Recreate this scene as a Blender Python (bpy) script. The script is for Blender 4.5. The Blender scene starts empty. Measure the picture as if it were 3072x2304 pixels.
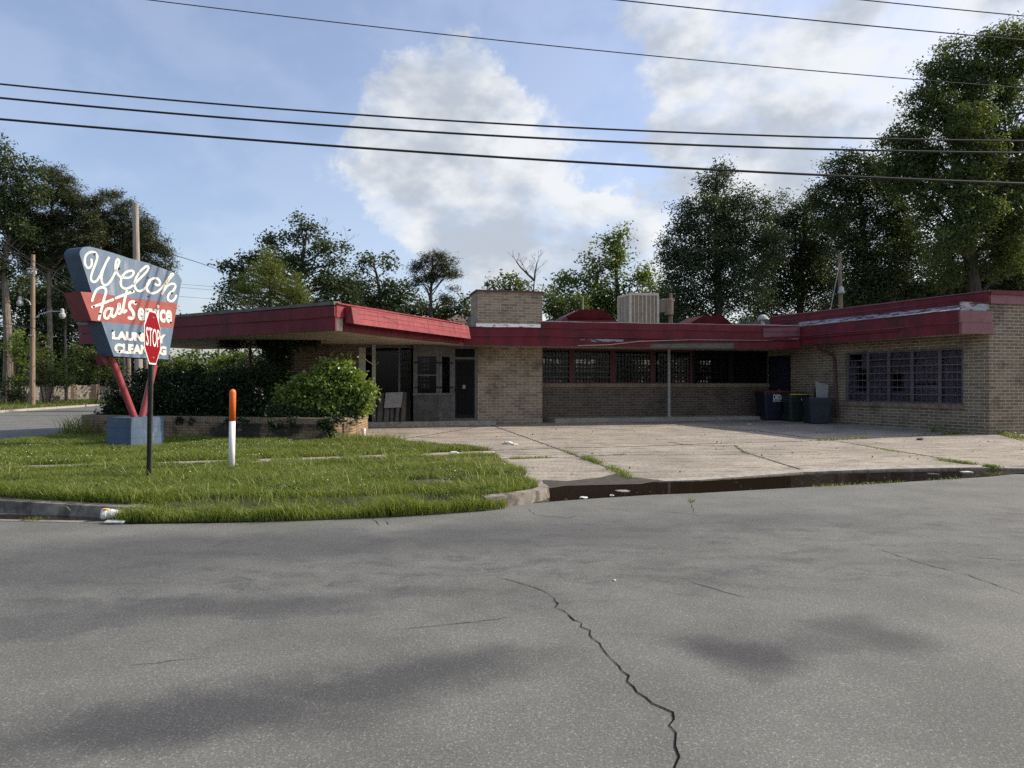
import bpy, bmesh, math, random
import numpy as np
from mathutils import Vector, Matrix, noise
random.seed(7)
RNG = np.random.default_rng(11)
SC = bpy.context.scene
COL = SC.collection
# ------------------------------------------------------------------ camera, sky, sun
F, CX, CY, H = 2130.0, 1536.0, 1155.0, 1.5
cam_d = bpy.data.cameras.new('camera'); cam = bpy.data.objects.new('camera', cam_d); COL.objects.link(cam)
cam.location = (0, 0, H); cam.rotation_euler = (math.radians(90), 0, 0)
cam_d.sensor_width = 36; cam_d.lens = 36*F/3072; cam_d.shift_y = 3/3072
cam_d.clip_end = 2000; cam_d.clip_start = .1
SC.camera = cam
SUN = Vector((5.5, 1.35, 4.0)).normalized()
sun_d = bpy.data.lights.new('sun', 'SUN'); sun = bpy.data.objects.new('sun', sun_d); COL.objects.link(sun)
sun_d.energy = 3.5; sun_d.angle = math.radians(.55); sun_d.color = (1, .91, .78)
sun.rotation_euler = SUN.to_track_quat('Z', 'Y').to_euler()
SC.view_settings.view_transform = 'Standard'; SC.view_settings.look = 'None'
SC.view_settings.exposure = .62; SC.view_settings.gamma = 1
SC.cycles.transparent_max_bounces = 16; SC.cycles.max_bounces = 8
SC.cycles.use_denoising = False

def N(nt, t, **kw):
    n = nt.nodes.new(t)
    for k, v in kw.items():
        if k.startswith('i_'):
            key = k[2:]
            n.inputs[int(key) if key.isdigit() else key.replace('_', ' ')].default_value = v
        else: setattr(n, k, v)
    return n
def mth(nt, op, a, b=None, clamp=False):
    n = nt.nodes.new('ShaderNodeMath'); n.operation = op; n.use_clamp = clamp
    for i, s in enumerate((a, b)):
        if s is None: continue
        if isinstance(s, (int, float)): n.inputs[i].default_value = s
        else: nt.links.new(s, n.inputs[i])
    return n.outputs[0]
def mrange(nt, v, a, b, c, d, smooth=True):
    n = nt.nodes.new('ShaderNodeMapRange'); n.clamp = True
    if smooth: n.interpolation_type = 'SMOOTHSTEP'
    nt.links.new(v, n.inputs[0])
    for i, x in enumerate((a, b, c, d)): n.inputs[i+1].default_value = x
    return n.outputs[0]
def pixdir(px, py): return Vector(((px-CX)/F, 1, -(py-CY)/F)).normalized()

world = bpy.data.worlds.new('World'); SC.world = world; world.use_nodes = True
nt = world.node_tree; nt.nodes.clear(); L = nt.links.new
out = N(nt, 'ShaderNodeOutputWorld')
sky = N(nt, 'ShaderNodeTexSky', sky_type='NISHITA', sun_disc=False)
sky.sun_elevation = math.asin(SUN.z); sky.sun_rotation = math.atan2(SUN.x, SUN.y)
sky.air_density = 1.0; sky.dust_density = 2.2; sky.ozone_density = 1.6
tc = N(nt, 'ShaderNodeTexCoord')
nz = N(nt, 'ShaderNodeTexNoise', i_Scale=6.0, i_Detail=10.0, i_Roughness=.60, i_Distortion=.3)
mp = N(nt, 'ShaderNodeMapping'); mp.inputs['Scale'].default_value = (1, 1, 1.5); mp.inputs['Location'].default_value = (.3, .1, .25)
L(tc.outputs['Generated'], mp.inputs[0]); L(mp.outputs[0], nz.inputs['Vector'])
# where cloud banks stand in the sky: direction, angular radius (rad), weight
BANKS = [((1240,260),.10,.28), ((1120,520),.09,.16), ((1250,640),.10,.18), ((1430,300),.10,.28), ((1330,430),.12,.22), ((1500,560),.15,.26), ((1700,640),.12,.24), ((1250,420),.09,.12),
         ((1800,700),.08,.32), ((1830,645),.045,.30), ((1810,615),.03,.25), ((1850,720),.05,.25), ((1180,480),.10,.14), ((1560,720),.12,.26), ((1340,620),.10,.22), ((1920,770),.05,.16), ((1100,600),.07,.12), ((1650,420),.10,.12),
         ((2050,330),.13,.28), ((2350,320),.18,.28), ((2250,450),.17,.28), ((2650,260),.20,.28), ((2900,60),.13,.26), ((2550,60),.08,.16),
         ((2050,90),.11,.20), ((1980,60),.08,.1), ((2450,520),.15,.18), ((600,900),.12,.2), ((1500,850),.12,.16), ((1300,780),.10,.10), ((3200,500),.4,.3),
         ((1650,150),.08,-.15), ((1800,480),.08,-.20), ((1760,560),.07,-.16), ((1830,560),.07,-.12), ((1900,240),.06,-.10), ((2300,170),.05,-.12), ((500,300),.6,-.3), ((1030,700),.10,-.10), ((2450,130),.045,-.16), ((2700,140),.05,-.12), ((1850,300),.08,-.08), ((1950,560),.05,-.10)]
wn = N(nt, 'ShaderNodeTexNoise', i_Scale=6.0, i_Detail=7.0, i_Roughness=.68); L(tc.outputs['Generated'], wn.inputs['Vector'])
wm = N(nt, 'ShaderNodeVectorMath', operation='MULTIPLY_ADD'); L(wn.outputs['Color'], wm.inputs[0]); wm.inputs[1].default_value = (.22,.22,.22); wm.inputs[2].default_value = (-.11,-.11,-.11)
wd = N(nt, 'ShaderNodeVectorMath', operation='ADD'); L(tc.outputs['Generated'], wd.inputs[0]); L(wm.outputs[0], wd.inputs[1])
wdn = N(nt, 'ShaderNodeVectorMath', operation='NORMALIZE'); L(wd.outputs[0], wdn.inputs[0])
tot = None
for (p, r, w) in BANKS:
    d = pixdir(*p)
    dp = N(nt, 'ShaderNodeVectorMath', operation='DOT_PRODUCT'); dp.inputs[1].default_value = d
    L(wdn.outputs[0], dp.inputs[0])
    m = mrange(nt, dp.outputs['Value'], math.cos(r*1.15), math.cos(r*.15), 0, w)
    tot = m if tot is None else mth(nt, 'ADD', tot, m)
tot = mth(nt, 'MINIMUM', tot, .31)
dens = mth(nt, 'ADD', tot, mth(nt, 'SUBTRACT', mth(nt, 'MULTIPLY', nz.outputs[0], 1.45), .22))
mask = mrange(nt, dens, .515, .90, .16, .96)
# haze-like veil of thin cloud and shading inside the clouds
nz2 = N(nt, 'ShaderNodeTexNoise', i_Scale=7.0, i_Detail=7.0, i_Roughness=.55)
mp2 = N(nt, 'ShaderNodeMapping'); mp2.inputs['Location'].default_value = (.325, .1, .30); mp2.inputs['Scale'].default_value = (1, 1, 1.6)
L(tc.outputs['Generated'], mp2.inputs[0]); L(mp2.outputs[0], nz2.inputs['Vector'])
shade = mrange(nt, nz2.outputs[0], .40, .62, 0, 1)
cr = N(nt, 'ShaderNodeMix', data_type='RGBA')
L(shade, cr.inputs[0]); cr.inputs[6].default_value = (.86, .88, .90, 1); cr.inputs[7].default_value = (.50, .55, .62, 1)
bgs = N(nt, 'ShaderNodeBackground', i_Strength=.14)
hs = N(nt, 'ShaderNodeMix', data_type='RGBA', blend_type='MULTIPLY'); hs.inputs[0].default_value = 1
hs.inputs[7].default_value = (1.0, .945, .975, 1)
L(sky.outputs[0], hs.inputs[6]); L(hs.outputs[2], bgs.inputs[0])
bgc = N(nt, 'ShaderNodeBackground', i_Strength=.68); L(cr.outputs[2], bgc.inputs[0])
mx = N(nt, 'ShaderNodeMixShader'); L(mask, mx.inputs[0]); L(bgs.outputs[0], mx.inputs[1]); L(bgc.outputs[0], mx.inputs[2])
L(mx.outputs[0], out.inputs[0])

# ------------------------------------------------------------------ helpers
def P3(px, py, Y): return Vector(((px-CX)/F*Y, Y, H-(py-CY)/F*Y))
def G(px, py, z=0.0):
    Y = (H-z)*F/(py-CY); return Vector(((px-CX)/F*Y, Y, z))
def lotz(y): return .02+.0145*(y-11.5)
def LP(px, py, dz=0.0):
    z = .1
    for _ in range(12):
        Y = (H-z)*F/(py-CY); z = lotz(Y)+dz
    return Vector(((px-CX)/F*Y, Y, z))
class VP:
    """vertical wall plane through a ground point with a ground direction"""
    def __init__(s, p, d):
        s.p = Vector((p[0], p[1])); s.d = Vector((d[0], d[1])).normalized()
        n = Vector((s.d.y, -s.d.x))
        s.n = n if n.dot(-s.p) > 0 else -n      # towards the viewer's side of the street
    def off(s, k): return VP(s.p+s.n*k, s.d)
    def t(s, px):
        r = (px-CX)/F   # x = r*y
        return (r*s.p.y-s.p.x)/(s.d.x-r*s.d.y)
    def xy(s, px): return s.p+s.d*s.t(px)
    def P(s, px, py):
        q = s.xy(px); return Vector((q.x, q.y, H-(py-CY)/F*q.y))
    def at(s, t, z): q = s.p+s.d*t; return Vector((q.x, q.y, z))
    def z(s, px, py): return s.P(px, py).z
    def meet(s, o):
        den = s.d.x*o.d.y-s.d.y*o.d.x; w = o.p-s.p
        return s.p+s.d*((w.x*o.d.y-w.y*o.d.x)/den)
    def tof(s, q): return (Vector(q[:2])-s.p).dot(s.d)
def V3(q, z): return Vector((q[0], q[1], z))

def tag(o, label=None, cat=None, group=None, kind=None):
    if label: o['label'] = label
    if cat: o['category'] = cat
    if group: o['group'] = group
    if kind: o['kind'] = kind
    return o
def empty(name, loc, label, cat, group=None, rz=0):
    o = bpy.data.objects.new(name, None); COL.objects.link(o); o.location = loc; o.rotation_euler.z = rz
    o.empty_display_size = .2
    return tag(o, label, cat, group)
def link(name, me, mat, parent=None):
    o = bpy.data.objects.new(name, me); COL.objects.link(o)
    if mat: me.materials.append(mat)
    if parent:
        o.parent = parent
        p = parent; M = Matrix.Identity(4)
        chain = []
        while p: chain.append(p); p = p.parent
        for q in reversed(chain): M = M @ Matrix.LocRotScale(q.location, q.rotation_euler, q.scale)
        o.matrix_parent_inverse = Matrix.Identity(4)
        me.transform(M.inverted())
    return o
class MB:
    def __init__(s): s.v = []; s.f = []
    def add(s, vs, fs):
        b = len(s.v); s.v += [tuple(v) for v in vs]; s.f += [tuple(i+b for i in f) for f in fs]; return s
    def slab(s, pts, vec):
        n = len(pts); vec = Vector(vec); pts = [Vector(p) for p in pts]
        vs = pts+[p+vec for p in pts]
        fs = [tuple(range(n)), tuple(range(2*n-1, n-1, -1))]+[(i, (i+1) % n, n+(i+1) % n, n+i) for i in range(n)]
        return s.add(vs, fs)
    def hex(s, a, b):   # two quads joined
        vs = list(a)+list(b)
        return s.add(vs, [(0,1,2,3), (7,6,5,4), (0,4,5,1), (1,5,6,2), (2,6,7,3), (3,7,4,0)])
    def box(s, c, size, rz=0, tilt=None):
        c = Vector(c); h = Vector(size)/2; M = Matrix.Rotation(rz, 3, 'Z')
        if tilt: M = M @ Matrix.Rotation(tilt[0], 3, 'X') @ Matrix.Rotation(tilt[1], 3, 'Y')
        q = [c+M @ Vector((sx*h.x, sy*h.y, sz*h.z)) for sz in (-1, 1) for sx, sy in ((-1,-1), (1,-1), (1,1), (-1,1))]
        return s.hex(q[:4], q[4:])
    def wall(s, pl, ta, tb, z0, z1, front=0.0, back=.2):
        """upright slab on plane pl between distances ta, tb; front = how far it stands proud, back = depth behind"""
        f = pl.off(front); n3 = Vector((pl.n.x, pl.n.y, 0))
        return s.slab([f.at(ta, z0), f.at(tb, z0), f.at(tb, z1), f.at(ta, z1)], -n3*(front+back))
    def wpx(s, pl, pa, pb, z0, z1, front=0.0, back=.2): return s.wall(pl, pl.t(pa), pl.t(pb), z0, z1, front, back)
    def tube(s, pts, rad, n=8, cap=True):
        pts = [Vector(p) for p in pts]; m = len(pts)
        if isinstance(rad, (int, float)): rad = [rad]*m
        b = len(s.v); up = None
        for i, p in enumerate(pts):
            d = (pts[min(i+1, m-1)]-pts[max(i-1, 0)]).normalized()
            if up is None: up = Vector((0, 0, 1)) if abs(d.z) < .9 else Vector((1, 0, 0))
            a = d.cross(up).normalized(); c = d.cross(a).normalized(); up = -c if False else up
            for k in range(n):
                w = 2*math.pi*k/n; s.v.append(tuple(p+(a*math.cos(w)+c*math.sin(w))*rad[i]))
        for i in range(m-1):
            for k in range(n):
                s.f.append((b+i*n+k, b+i*n+(k+1) % n, b+(i+1)*n+(k+1) % n, b+(i+1)*n+k))
        if cap: s.f.append(tuple(b+k for k in range(n))); s.f.append(tuple(b+(m-1)*n+k for k in range(n-1, -1, -1)))
        return s
    def lathe(s, prof, c, n=20):   # prof: (r, z)
        c = Vector(c)
        return s.tube([c+Vector((0, 0, z)) for r, z in prof], [max(r, .001) for r, z in prof], n)
    def build(s, name, mat, parent=None, smooth=False, bevel=0, uv=True):
        me = bpy.data.meshes.new(name); me.from_pydata(s.v, [], s.f)
        bm = bmesh.new(); bm.from_mesh(me)
        bmesh.ops.recalc_face_normals(bm, faces=bm.faces)
        if bevel: bmesh.ops.bevel(bm, geom=bm.edges[:], offset=bevel, segments=2, affect='EDGES', clamp_overlap=True)
        if uv:
            ul = bm.loops.layers.uv.new('UVMap')
            for f in bm.faces:
                nn = f.normal
                if abs(nn.z) > .75:
                    for l in f.loops: l[ul].uv = (l.vert.co.x, l.vert.co.y)
                else:
                    t = Vector((-nn.y, nn.x, 0)).normalized()
                    for l in f.loops: l[ul].uv = (l.vert.co.dot(t), l.vert.co.z)
        bm.to_mesh(me); bm.free()
        if smooth:
            for p in me.polygons: p.use_smooth = True
        return link(name, me, mat, parent)
def np_mesh(name, V, sizes, attr, mat, parent=None, idx=None):
    """V (n,3) verts, faces use consecutive verts unless idx given"""
    me = bpy.data.meshes.new(name); n = len(V); nl = int(sizes.sum())
    me.vertices.add(n); me.vertices.foreach_set('co', np.ascontiguousarray(V, np.float32).ravel())
    me.loops.add(nl); me.loops.foreach_set('vertex_index', (np.arange(n) if idx is None else idx).astype(np.int32))
    me.polygons.add(len(sizes)); st = np.concatenate(([0], np.cumsum(sizes)[:-1])).astype(np.int32)
    me.polygons.foreach_set('loop_start', st); me.update(calc_edges=True)
    if attr is not None:
        a = me.attributes.new('v', 'FLOAT', 'FACE'); a.data.foreach_set('value', attr.astype(np.float32))
    return link(name, me, mat, parent)

# ------------------------------------------------------------------ materials
def newmat(name):
    m = bpy.data.materials.new(name); m.use_nodes = True; nt = m.node_tree
    return m, nt, nt.nodes['Principled BSDF']
def surf(name, c1, c2=None, rough=.8, scale=3.0, detail=6, lo=.35, hi=.65, bump=.0, bscale=40, metal=0, spec=.5, dirt=None, dscale=.8, dlo=.55, dhi=.72, stretch=(1,1,1)):
    m, nt, b = newmat(name); L = nt.links.new
    tc = N(nt, 'ShaderNodeTexCoord'); mp = N(nt, 'ShaderNodeMapping'); mp.inputs['Scale'].default_value = stretch
    L(tc.outputs['Object'], mp.inputs[0])
    b.inputs['Roughness'].default_value = rough; b.inputs['Metallic'].default_value = metal; b.inputs['Specular IOR Level'].default_value = spec
    col = None
    if c2:
        nz = N(nt, 'ShaderNodeTexNoise', i_Scale=scale, i_Detail=float(detail), i_Roughness=.6); L(mp.outputs[0], nz.inputs['Vector'])
        mx = N(nt, 'ShaderNodeMix', data_type='RGBA'); L(mrange(nt, nz.outputs[0], lo, hi, 0, 1), mx.inputs[0])
        mx.inputs[6].default_value = (*c1, 1); mx.inputs[7].default_value = (*c2, 1); col = mx.outputs[2]
        if dirt:
            n3 = N(nt, 'ShaderNodeTexNoise', i_Scale=dscale, i_Detail=8.0, i_Roughness=.65); L(mp.outputs[0], n3.inputs['Vector'])
            m3 = N(nt, 'ShaderNodeMix', data_type='RGBA'); L(mrange(nt, n3.outputs[0], dlo, dhi, 0, 1), m3.inputs[0])
            L(col, m3.inputs[6]); m3.inputs[7].default_value = (*dirt, 1); col = m3.outputs[2]
        L(col, b.inputs['Base Color'])
    else: b.inputs['Base Color'].default_value = (*c1, 1)
    if bump:
        n4 = N(nt, 'ShaderNodeTexNoise', i_Scale=float(bscale), i_Detail=4.0); L(mp.outputs[0], n4.inputs['Vector'])
        bp = N(nt, 'ShaderNodeBump', i_Strength=bump, i_Distance=.01); L(n4.outputs[0], bp.inputs['Height']); L(bp.outputs[0], b.inputs['Normal'])
    return m
def brickmat(name, c1, c2, mortar, bw=.20, bh=.068, ms=.006, dirt=(.05,.045,.035), damt=.65, off=.5, dlo=.47, dhi=.72):
    m, nt, b = newmat(name); L = nt.links.new
    uv = N(nt, 'ShaderNodeUVMap')
    br = N(nt, 'ShaderNodeTexBrick', i_Scale=1.0); br.offset = off
    br.inputs['Mortar Size'].default_value = ms; br.inputs['Brick Width'].default_value = bw; br.inputs['Row Height'].default_value = bh
    br.inputs['Mortar Smooth'].default_value = .3; br.inputs['Bias'].default_value = 0
    br.inputs['Color1'].default_value = (*c1, 1); br.inputs['Color2'].default_value = (*c2, 1); br.inputs['Mortar'].default_value = (*mortar, 1)
    L(uv.outputs[0], br.inputs['Vector'])
    tc = N(nt, 'ShaderNodeTexCoord')
    nz = N(nt, 'ShaderNodeTexNoise', i_Scale=1.3, i_Detail=8.0, i_Roughness=.65); L(tc.outputs['Object'], nz.inputs['Vector'])
    mx = N(nt, 'ShaderNodeMix', data_type='RGBA'); L(mrange(nt, nz.outputs[0], dlo, dhi, 0, damt), mx.inputs[0])
    L(br.outputs['Color'], mx.inputs[6]); mx.inputs[7].default_value = (*dirt, 1)
    n2 = N(nt, 'ShaderNodeTexNoise', i_Scale=30.0, i_Detail=3.0); L(tc.outputs['Object'], n2.inputs['Vector'])
    m2 = N(nt, 'ShaderNodeMix', data_type='RGBA', blend_type='MULTIPLY'); m2.inputs[0].default_value = 1
    L(mx.outputs[2], m2.inputs[6])
    v = mrange(nt, n2.outputs[0], .3, .7, .8, 1.15, False); cb = N(nt, 'ShaderNodeCombineColor'); [L(v, cb.inputs[i]) for i in range(3)]
    L(cb.outputs[0], m2.inputs[7]); L(m2.outputs[2], b.inputs['Base Color'])
    b.inputs['Roughness'].default_value = .9; b.inputs['Specular IOR Level'].default_value = .25
    bp = N(nt, 'ShaderNodeBump', i_Strength=.7, i_Distance=.008, invert=True); L(br.outputs['Fac'], bp.inputs['Height']); L(bp.outputs[0], b.inputs['Normal'])
    return m
def leafmat(name, c1, c2, trans=.35, rough=.5):
    m = bpy.data.materials.new(name); m.use_nodes = True; nt = m.node_tree; nt.nodes.clear(); L = nt.links.new
    at = N(nt, 'ShaderNodeAttribute', attribute_name='v')
    mx = N(nt, 'ShaderNodeMix', data_type='RGBA'); L(at.outputs['Fac'], mx.inputs[0])
    mx.inputs[6].default_value = (*c1, 1); mx.inputs[7].default_value = (*c2, 1)
    p = N(nt, 'ShaderNodeBsdfPrincipled', i_Roughness=rough); p.inputs['Specular IOR Level'].default_value = .35
    L(mx.outputs[2], p.inputs['Base Color'])
    t = N(nt, 'ShaderNodeBsdfTranslucent')
    m2 = N(nt, 'ShaderNodeMix', data_type='RGBA', blend_type='MULTIPLY'); m2.inputs[0].default_value = 1
    L(mx.outputs[2], m2.inputs[6]); m2.inputs[7].default_value = (1.6, 1.5, .6, 1); L(m2.outputs[2], t.inputs[0])
    ms = N(nt, 'ShaderNodeMixShader', i_0=trans); L(p.outputs[0], ms.inputs[1]); L(t.outputs[0], ms.inputs[2])
    o = N(nt, 'ShaderNodeOutputMaterial'); L(ms.outputs[0], o.inputs[0])
    return m
def glassmat(name, tint, refl=.0, rough=.05):
    m = bpy.data.materials.new(name); m.use_nodes = True; nt = m.node_tree; nt.nodes.clear(); L = nt.links.new
    tr = N(nt, 'ShaderNodeBsdfTransparent'); tr.inputs[0].default_value = (*tint, 1)
    gl = N(nt, 'ShaderNodeBsdfGlossy'); gl.inputs['Roughness'].default_value = rough; gl.inputs[0].default_value = (.8, .85, .9, 1)
    lw = N(nt, 'ShaderNodeFresnel', i_IOR=1.45)
    ms = N(nt, 'ShaderNodeMixShader'); L(mth(nt, 'ADD', mth(nt, 'MULTIPLY', lw.outputs[0], .45), refl*.2), ms.inputs[0]); L(tr.outputs[0], ms.inputs[1]); L(gl.outputs[0], ms.inputs[2])
    o = N(nt, 'ShaderNodeOutputMaterial'); L(ms.outputs[0], o.inputs[0]); return m

M = {}
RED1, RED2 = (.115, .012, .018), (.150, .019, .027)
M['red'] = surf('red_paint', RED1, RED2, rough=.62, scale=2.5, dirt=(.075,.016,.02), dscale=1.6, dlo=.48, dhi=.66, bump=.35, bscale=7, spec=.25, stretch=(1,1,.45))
M['redlit'] = surf('sunlit_red_paint', (.225,.030,.036), (.27,.050,.057), rough=.6, scale=4, dirt=(.165,.026,.031), dscale=2.2, dlo=.48, dhi=.68, bump=.35, bscale=5, spec=.25)  # lighter copy of the red paint, sunlight put into its colour
M['redpale'] = surf('pale_red_and_highlight', (.15,.045,.058), (.19,.068,.082), rough=.55, scale=3, dirt=(.11,.025,.032), dscale=2)  # pale red; also paints the highlights along the board edges
M['flake'] = surf('flaking_white_paint', (.33,.35,.38), (.24,.26,.28), rough=.8, scale=5, dirt=(.07,.02,.025), dscale=4.5, dlo=.50, dhi=.54, stretch=(.6,.6,2.5))
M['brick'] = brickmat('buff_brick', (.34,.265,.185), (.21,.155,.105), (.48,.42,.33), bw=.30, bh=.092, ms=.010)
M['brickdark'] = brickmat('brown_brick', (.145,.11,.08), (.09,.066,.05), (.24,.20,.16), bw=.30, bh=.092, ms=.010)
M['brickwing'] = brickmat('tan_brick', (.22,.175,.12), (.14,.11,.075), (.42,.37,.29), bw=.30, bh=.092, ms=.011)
M['brickplanter'] = brickmat('weathered_shaded_brick', (.36,.245,.14), (.25,.165,.10), (.14,.11,.08), bw=.2, bh=.07, ms=.009, dirt=(.03,.03,.024), damt=.97, dlo=.42, dhi=.60)  # dark patches are stains plus painted-in shade of sign and hedge
M['soldier'] = brickmat('soldier_brick', (.26,.19,.125), (.18,.13,.09), (.36,.29,.22), bw=.075, bh=.5, off=0)
M['white'] = surf('dirty_white_paint', (.42,.41,.38), (.32,.31,.29), rough=.7, scale=6)
M['greywhite'] = surf('old_grey_paint', (.12,.115,.105), (.08,.077,.07), rough=.75, scale=5)
M['soffit'] = surf('stained_soffit', (.50,.44,.34), (.37,.31,.23), rough=.85, scale=1.6, dirt=(.16,.11,.06), dscale=2.4, dlo=.56, dhi=.66, stretch=(.5,2.2,1))
M['roof'] = surf('roofing_felt', (.10,.10,.09), (.16,.15,.14), rough=.95, scale=4, bump=.3)
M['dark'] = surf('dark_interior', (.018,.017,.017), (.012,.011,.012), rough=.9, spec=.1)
M['black'] = surf('black_metal', (.008,.008,.008), (.014,.013,.012), rough=.7, scale=8, spec=.2)
M['redframe'] = surf('red_window_frame', (.060,.008,.012), (.085,.013,.018), rough=.6, scale=6)
M['mutin'] = surf('grey_window_bars', (.12,.105,.115), (.075,.065,.07), rough=.7, scale=5)
M['glass'] = glassmat('dark_window_glass', (.46,.45,.50))
M['curtain'] = surf('dusty_blind', (.20,.185,.19), (.13,.12,.125), rough=.9, scale=2)
M['concrete'] = surf('weathered_concrete', (.34,.30,.245), (.26,.23,.19), rough=.9, scale=2.5, bump=.3, bscale=60, dirt=(.17,.15,.12))
M['kerb'] = surf('kerb_concrete', (.36,.33,.28), (.25,.23,.19), rough=.9, scale=8, bump=.4, bscale=50, dirt=(.14,.12,.10), dscale=4)
M['kerbtop'] = surf('stained_kerb', (.27,.24,.20), (.15,.135,.11), rough=.9, scale=7, bump=.4, bscale=40, dirt=(.075,.065,.05), dscale=3, dlo=.45, dhi=.62)
M['kerbshade'] = surf('shaded_kerb', (.24,.22,.19), (.15,.14,.12), rough=.9, scale=6, bump=.3)  # darker kerb concrete, shade put into its colour
M['soil'] = surf('soil', (.055,.05,.025), (.04,.05,.018), rough=1, scale=9, bump=.5)
M['mulch'] = surf('brown_mulch', (.09,.065,.045), (.045,.03,.022), rough=1, scale=35, bump=1, bscale=60)
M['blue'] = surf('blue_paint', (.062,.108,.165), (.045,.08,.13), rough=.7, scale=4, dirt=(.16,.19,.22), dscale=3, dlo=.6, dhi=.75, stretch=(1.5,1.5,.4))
M['bluedark'] = surf('shaded_side_blue', (.045,.075,.12), (.035,.06,.10), rough=.65, scale=4)  # sign blue with shade painted in for the sides; also block joints
M['bluelit'] = surf('sunlit_blue_paint', (.115,.175,.245), (.085,.135,.205), rough=.6, scale=3, dirt=(.24,.29,.33), dscale=2.2, dlo=.52, dhi=.75, stretch=(2.5,2.5,.5))  # sign blue with sunlight painted in for the front faces
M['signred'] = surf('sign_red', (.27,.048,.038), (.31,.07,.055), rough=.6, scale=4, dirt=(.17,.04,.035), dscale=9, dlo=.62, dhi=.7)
M['signreddark'] = surf('shaded_side_red', (.14,.02,.025), (.17,.03,.035), rough=.65, scale=4)  # sign red with shade painted in for the sides; also seams, hood rims
M['enamel'] = surf('white_enamel', (.74,.72,.66), (.64,.61,.54), rough=.6, scale=10, dirt=(.25,.17,.13), dscale=16, dlo=.60, dhi=.64)
M['postred'] = surf('post_red', (.30,.05,.06), (.24,.04,.05), rough=.5, scale=5, dirt=(.36,.10,.10), dscale=6)
M['stopred'] = surf('reflective_red', (.25,.005,.010), (.22,.004,.009), rough=.35, scale=40)
M['stopwhite'] = surf('reflective_white', (.85,.84,.82), (.80,.79,.77), rough=.4, scale=9)
M['orange'] = surf('orange_plastic', (.80,.17,.03), (.72,.14,.025), rough=.5, scale=5, dirt=(.50,.13,.05), dscale=7, dlo=.58)
M['bollardwhite'] = surf('white_plastic', (.80,.79,.77), (.74,.73,.70), rough=.5, scale=5, dirt=(.5,.47,.4), dscale=6, dlo=.62)
M['wood'] = surf('grey_pole_wood', (.26,.19,.13), (.18,.13,.09), rough=.9, scale=12, stretch=(1,1,.08), bump=.5)
M['woodgrey'] = surf('silver_pole_wood', (.33,.29,.24), (.22,.19,.16), rough=.9, scale=12, stretch=(1,1,.08), bump=.5)
M['bark'] = surf('bark', (.085,.065,.05), (.045,.035,.028), rough=.95, scale=9, stretch=(1,1,.25), bump=.6)
M['barkpale'] = surf('pale_bark', (.20,.16,.13), (.11,.09,.07), rough=.95, scale=9, stretch=(1,1,.25), bump=.6)
M['wire'] = surf('black_cable', (.012,.012,.013), rough=.7)
M['acpaint'] = surf('beige_enamel', (.60,.55,.45), (.5,.45,.36), rough=.6, scale=6, dirt=(.25,.2,.14), dscale=4)
M['acpad'] = surf('cooler_pad', (.36,.29,.20), (.27,.21,.14), rough=.95, scale=30, stretch=(1,1,.15), bump=.6)
M['galv'] = surf('galvanised', (.45,.46,.46), (.36,.37,.37), rough=.5, scale=8, metal=.3)
M['navy'] = surf('navy_plastic', (.012,.016,.030), (.009,.012,.024), rough=.5, scale=5)
M['greenbin'] = surf('green_plastic', (.008,.032,.022), (.007,.026,.018), rough=.5, scale=5)
M['slate'] = surf('slate_blue_plastic', (.022,.030,.045), (.018,.025,.038), rough=.5, scale=5)
M['redlid'] = surf('red_plastic', (.20,.02,.018), (.15,.016,.015), rough=.5, scale=5)
M['tyre'] = surf('rubber', (.02,.02,.02), rough=.8)
M['paper'] = surf('white_paper', (.66,.65,.61), (.50,.49,.46), rough=.8, scale=20)
M['yellow'] = surf('yellow_print', (.80,.50,.06), rough=.6)
M['plywood'] = surf('old_boards', (.12,.10,.08), (.08,.068,.055), rough=.9, scale=7, stretch=(3,3,.3))
M['boardwhite'] = surf('white_board', (.30,.295,.28), (.25,.24,.23), rough=.8, scale=5)
M['corr'] = surf('corrugated_panel', (.12,.115,.105), (.08,.076,.07), rough=.8, scale=5)
M['blocks'] = brickmat('whitewashed_block', (.42,.39,.33), (.33,.30,.25), (.16,.13,.10), bw=.42, bh=.21, ms=.014, dirt=(.07,.05,.04), damt=.8)
M['shingle'] = surf('brown_shingles', (.16,.12,.09), (.12,.09,.07), rough=.95, scale=12, bump=.5)
M['crack'] = surf('crack', (.012,.011,.010), rough=1, spec=.0)
M['joint'] = surf('joint_dirt', (.06,.05,.035), (.035,.03,.022), rough=1, scale=6)
M['core'] = surf('deep_foliage', (.012,.020,.008), (.02,.03,.01), rough=1, scale=6)

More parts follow.
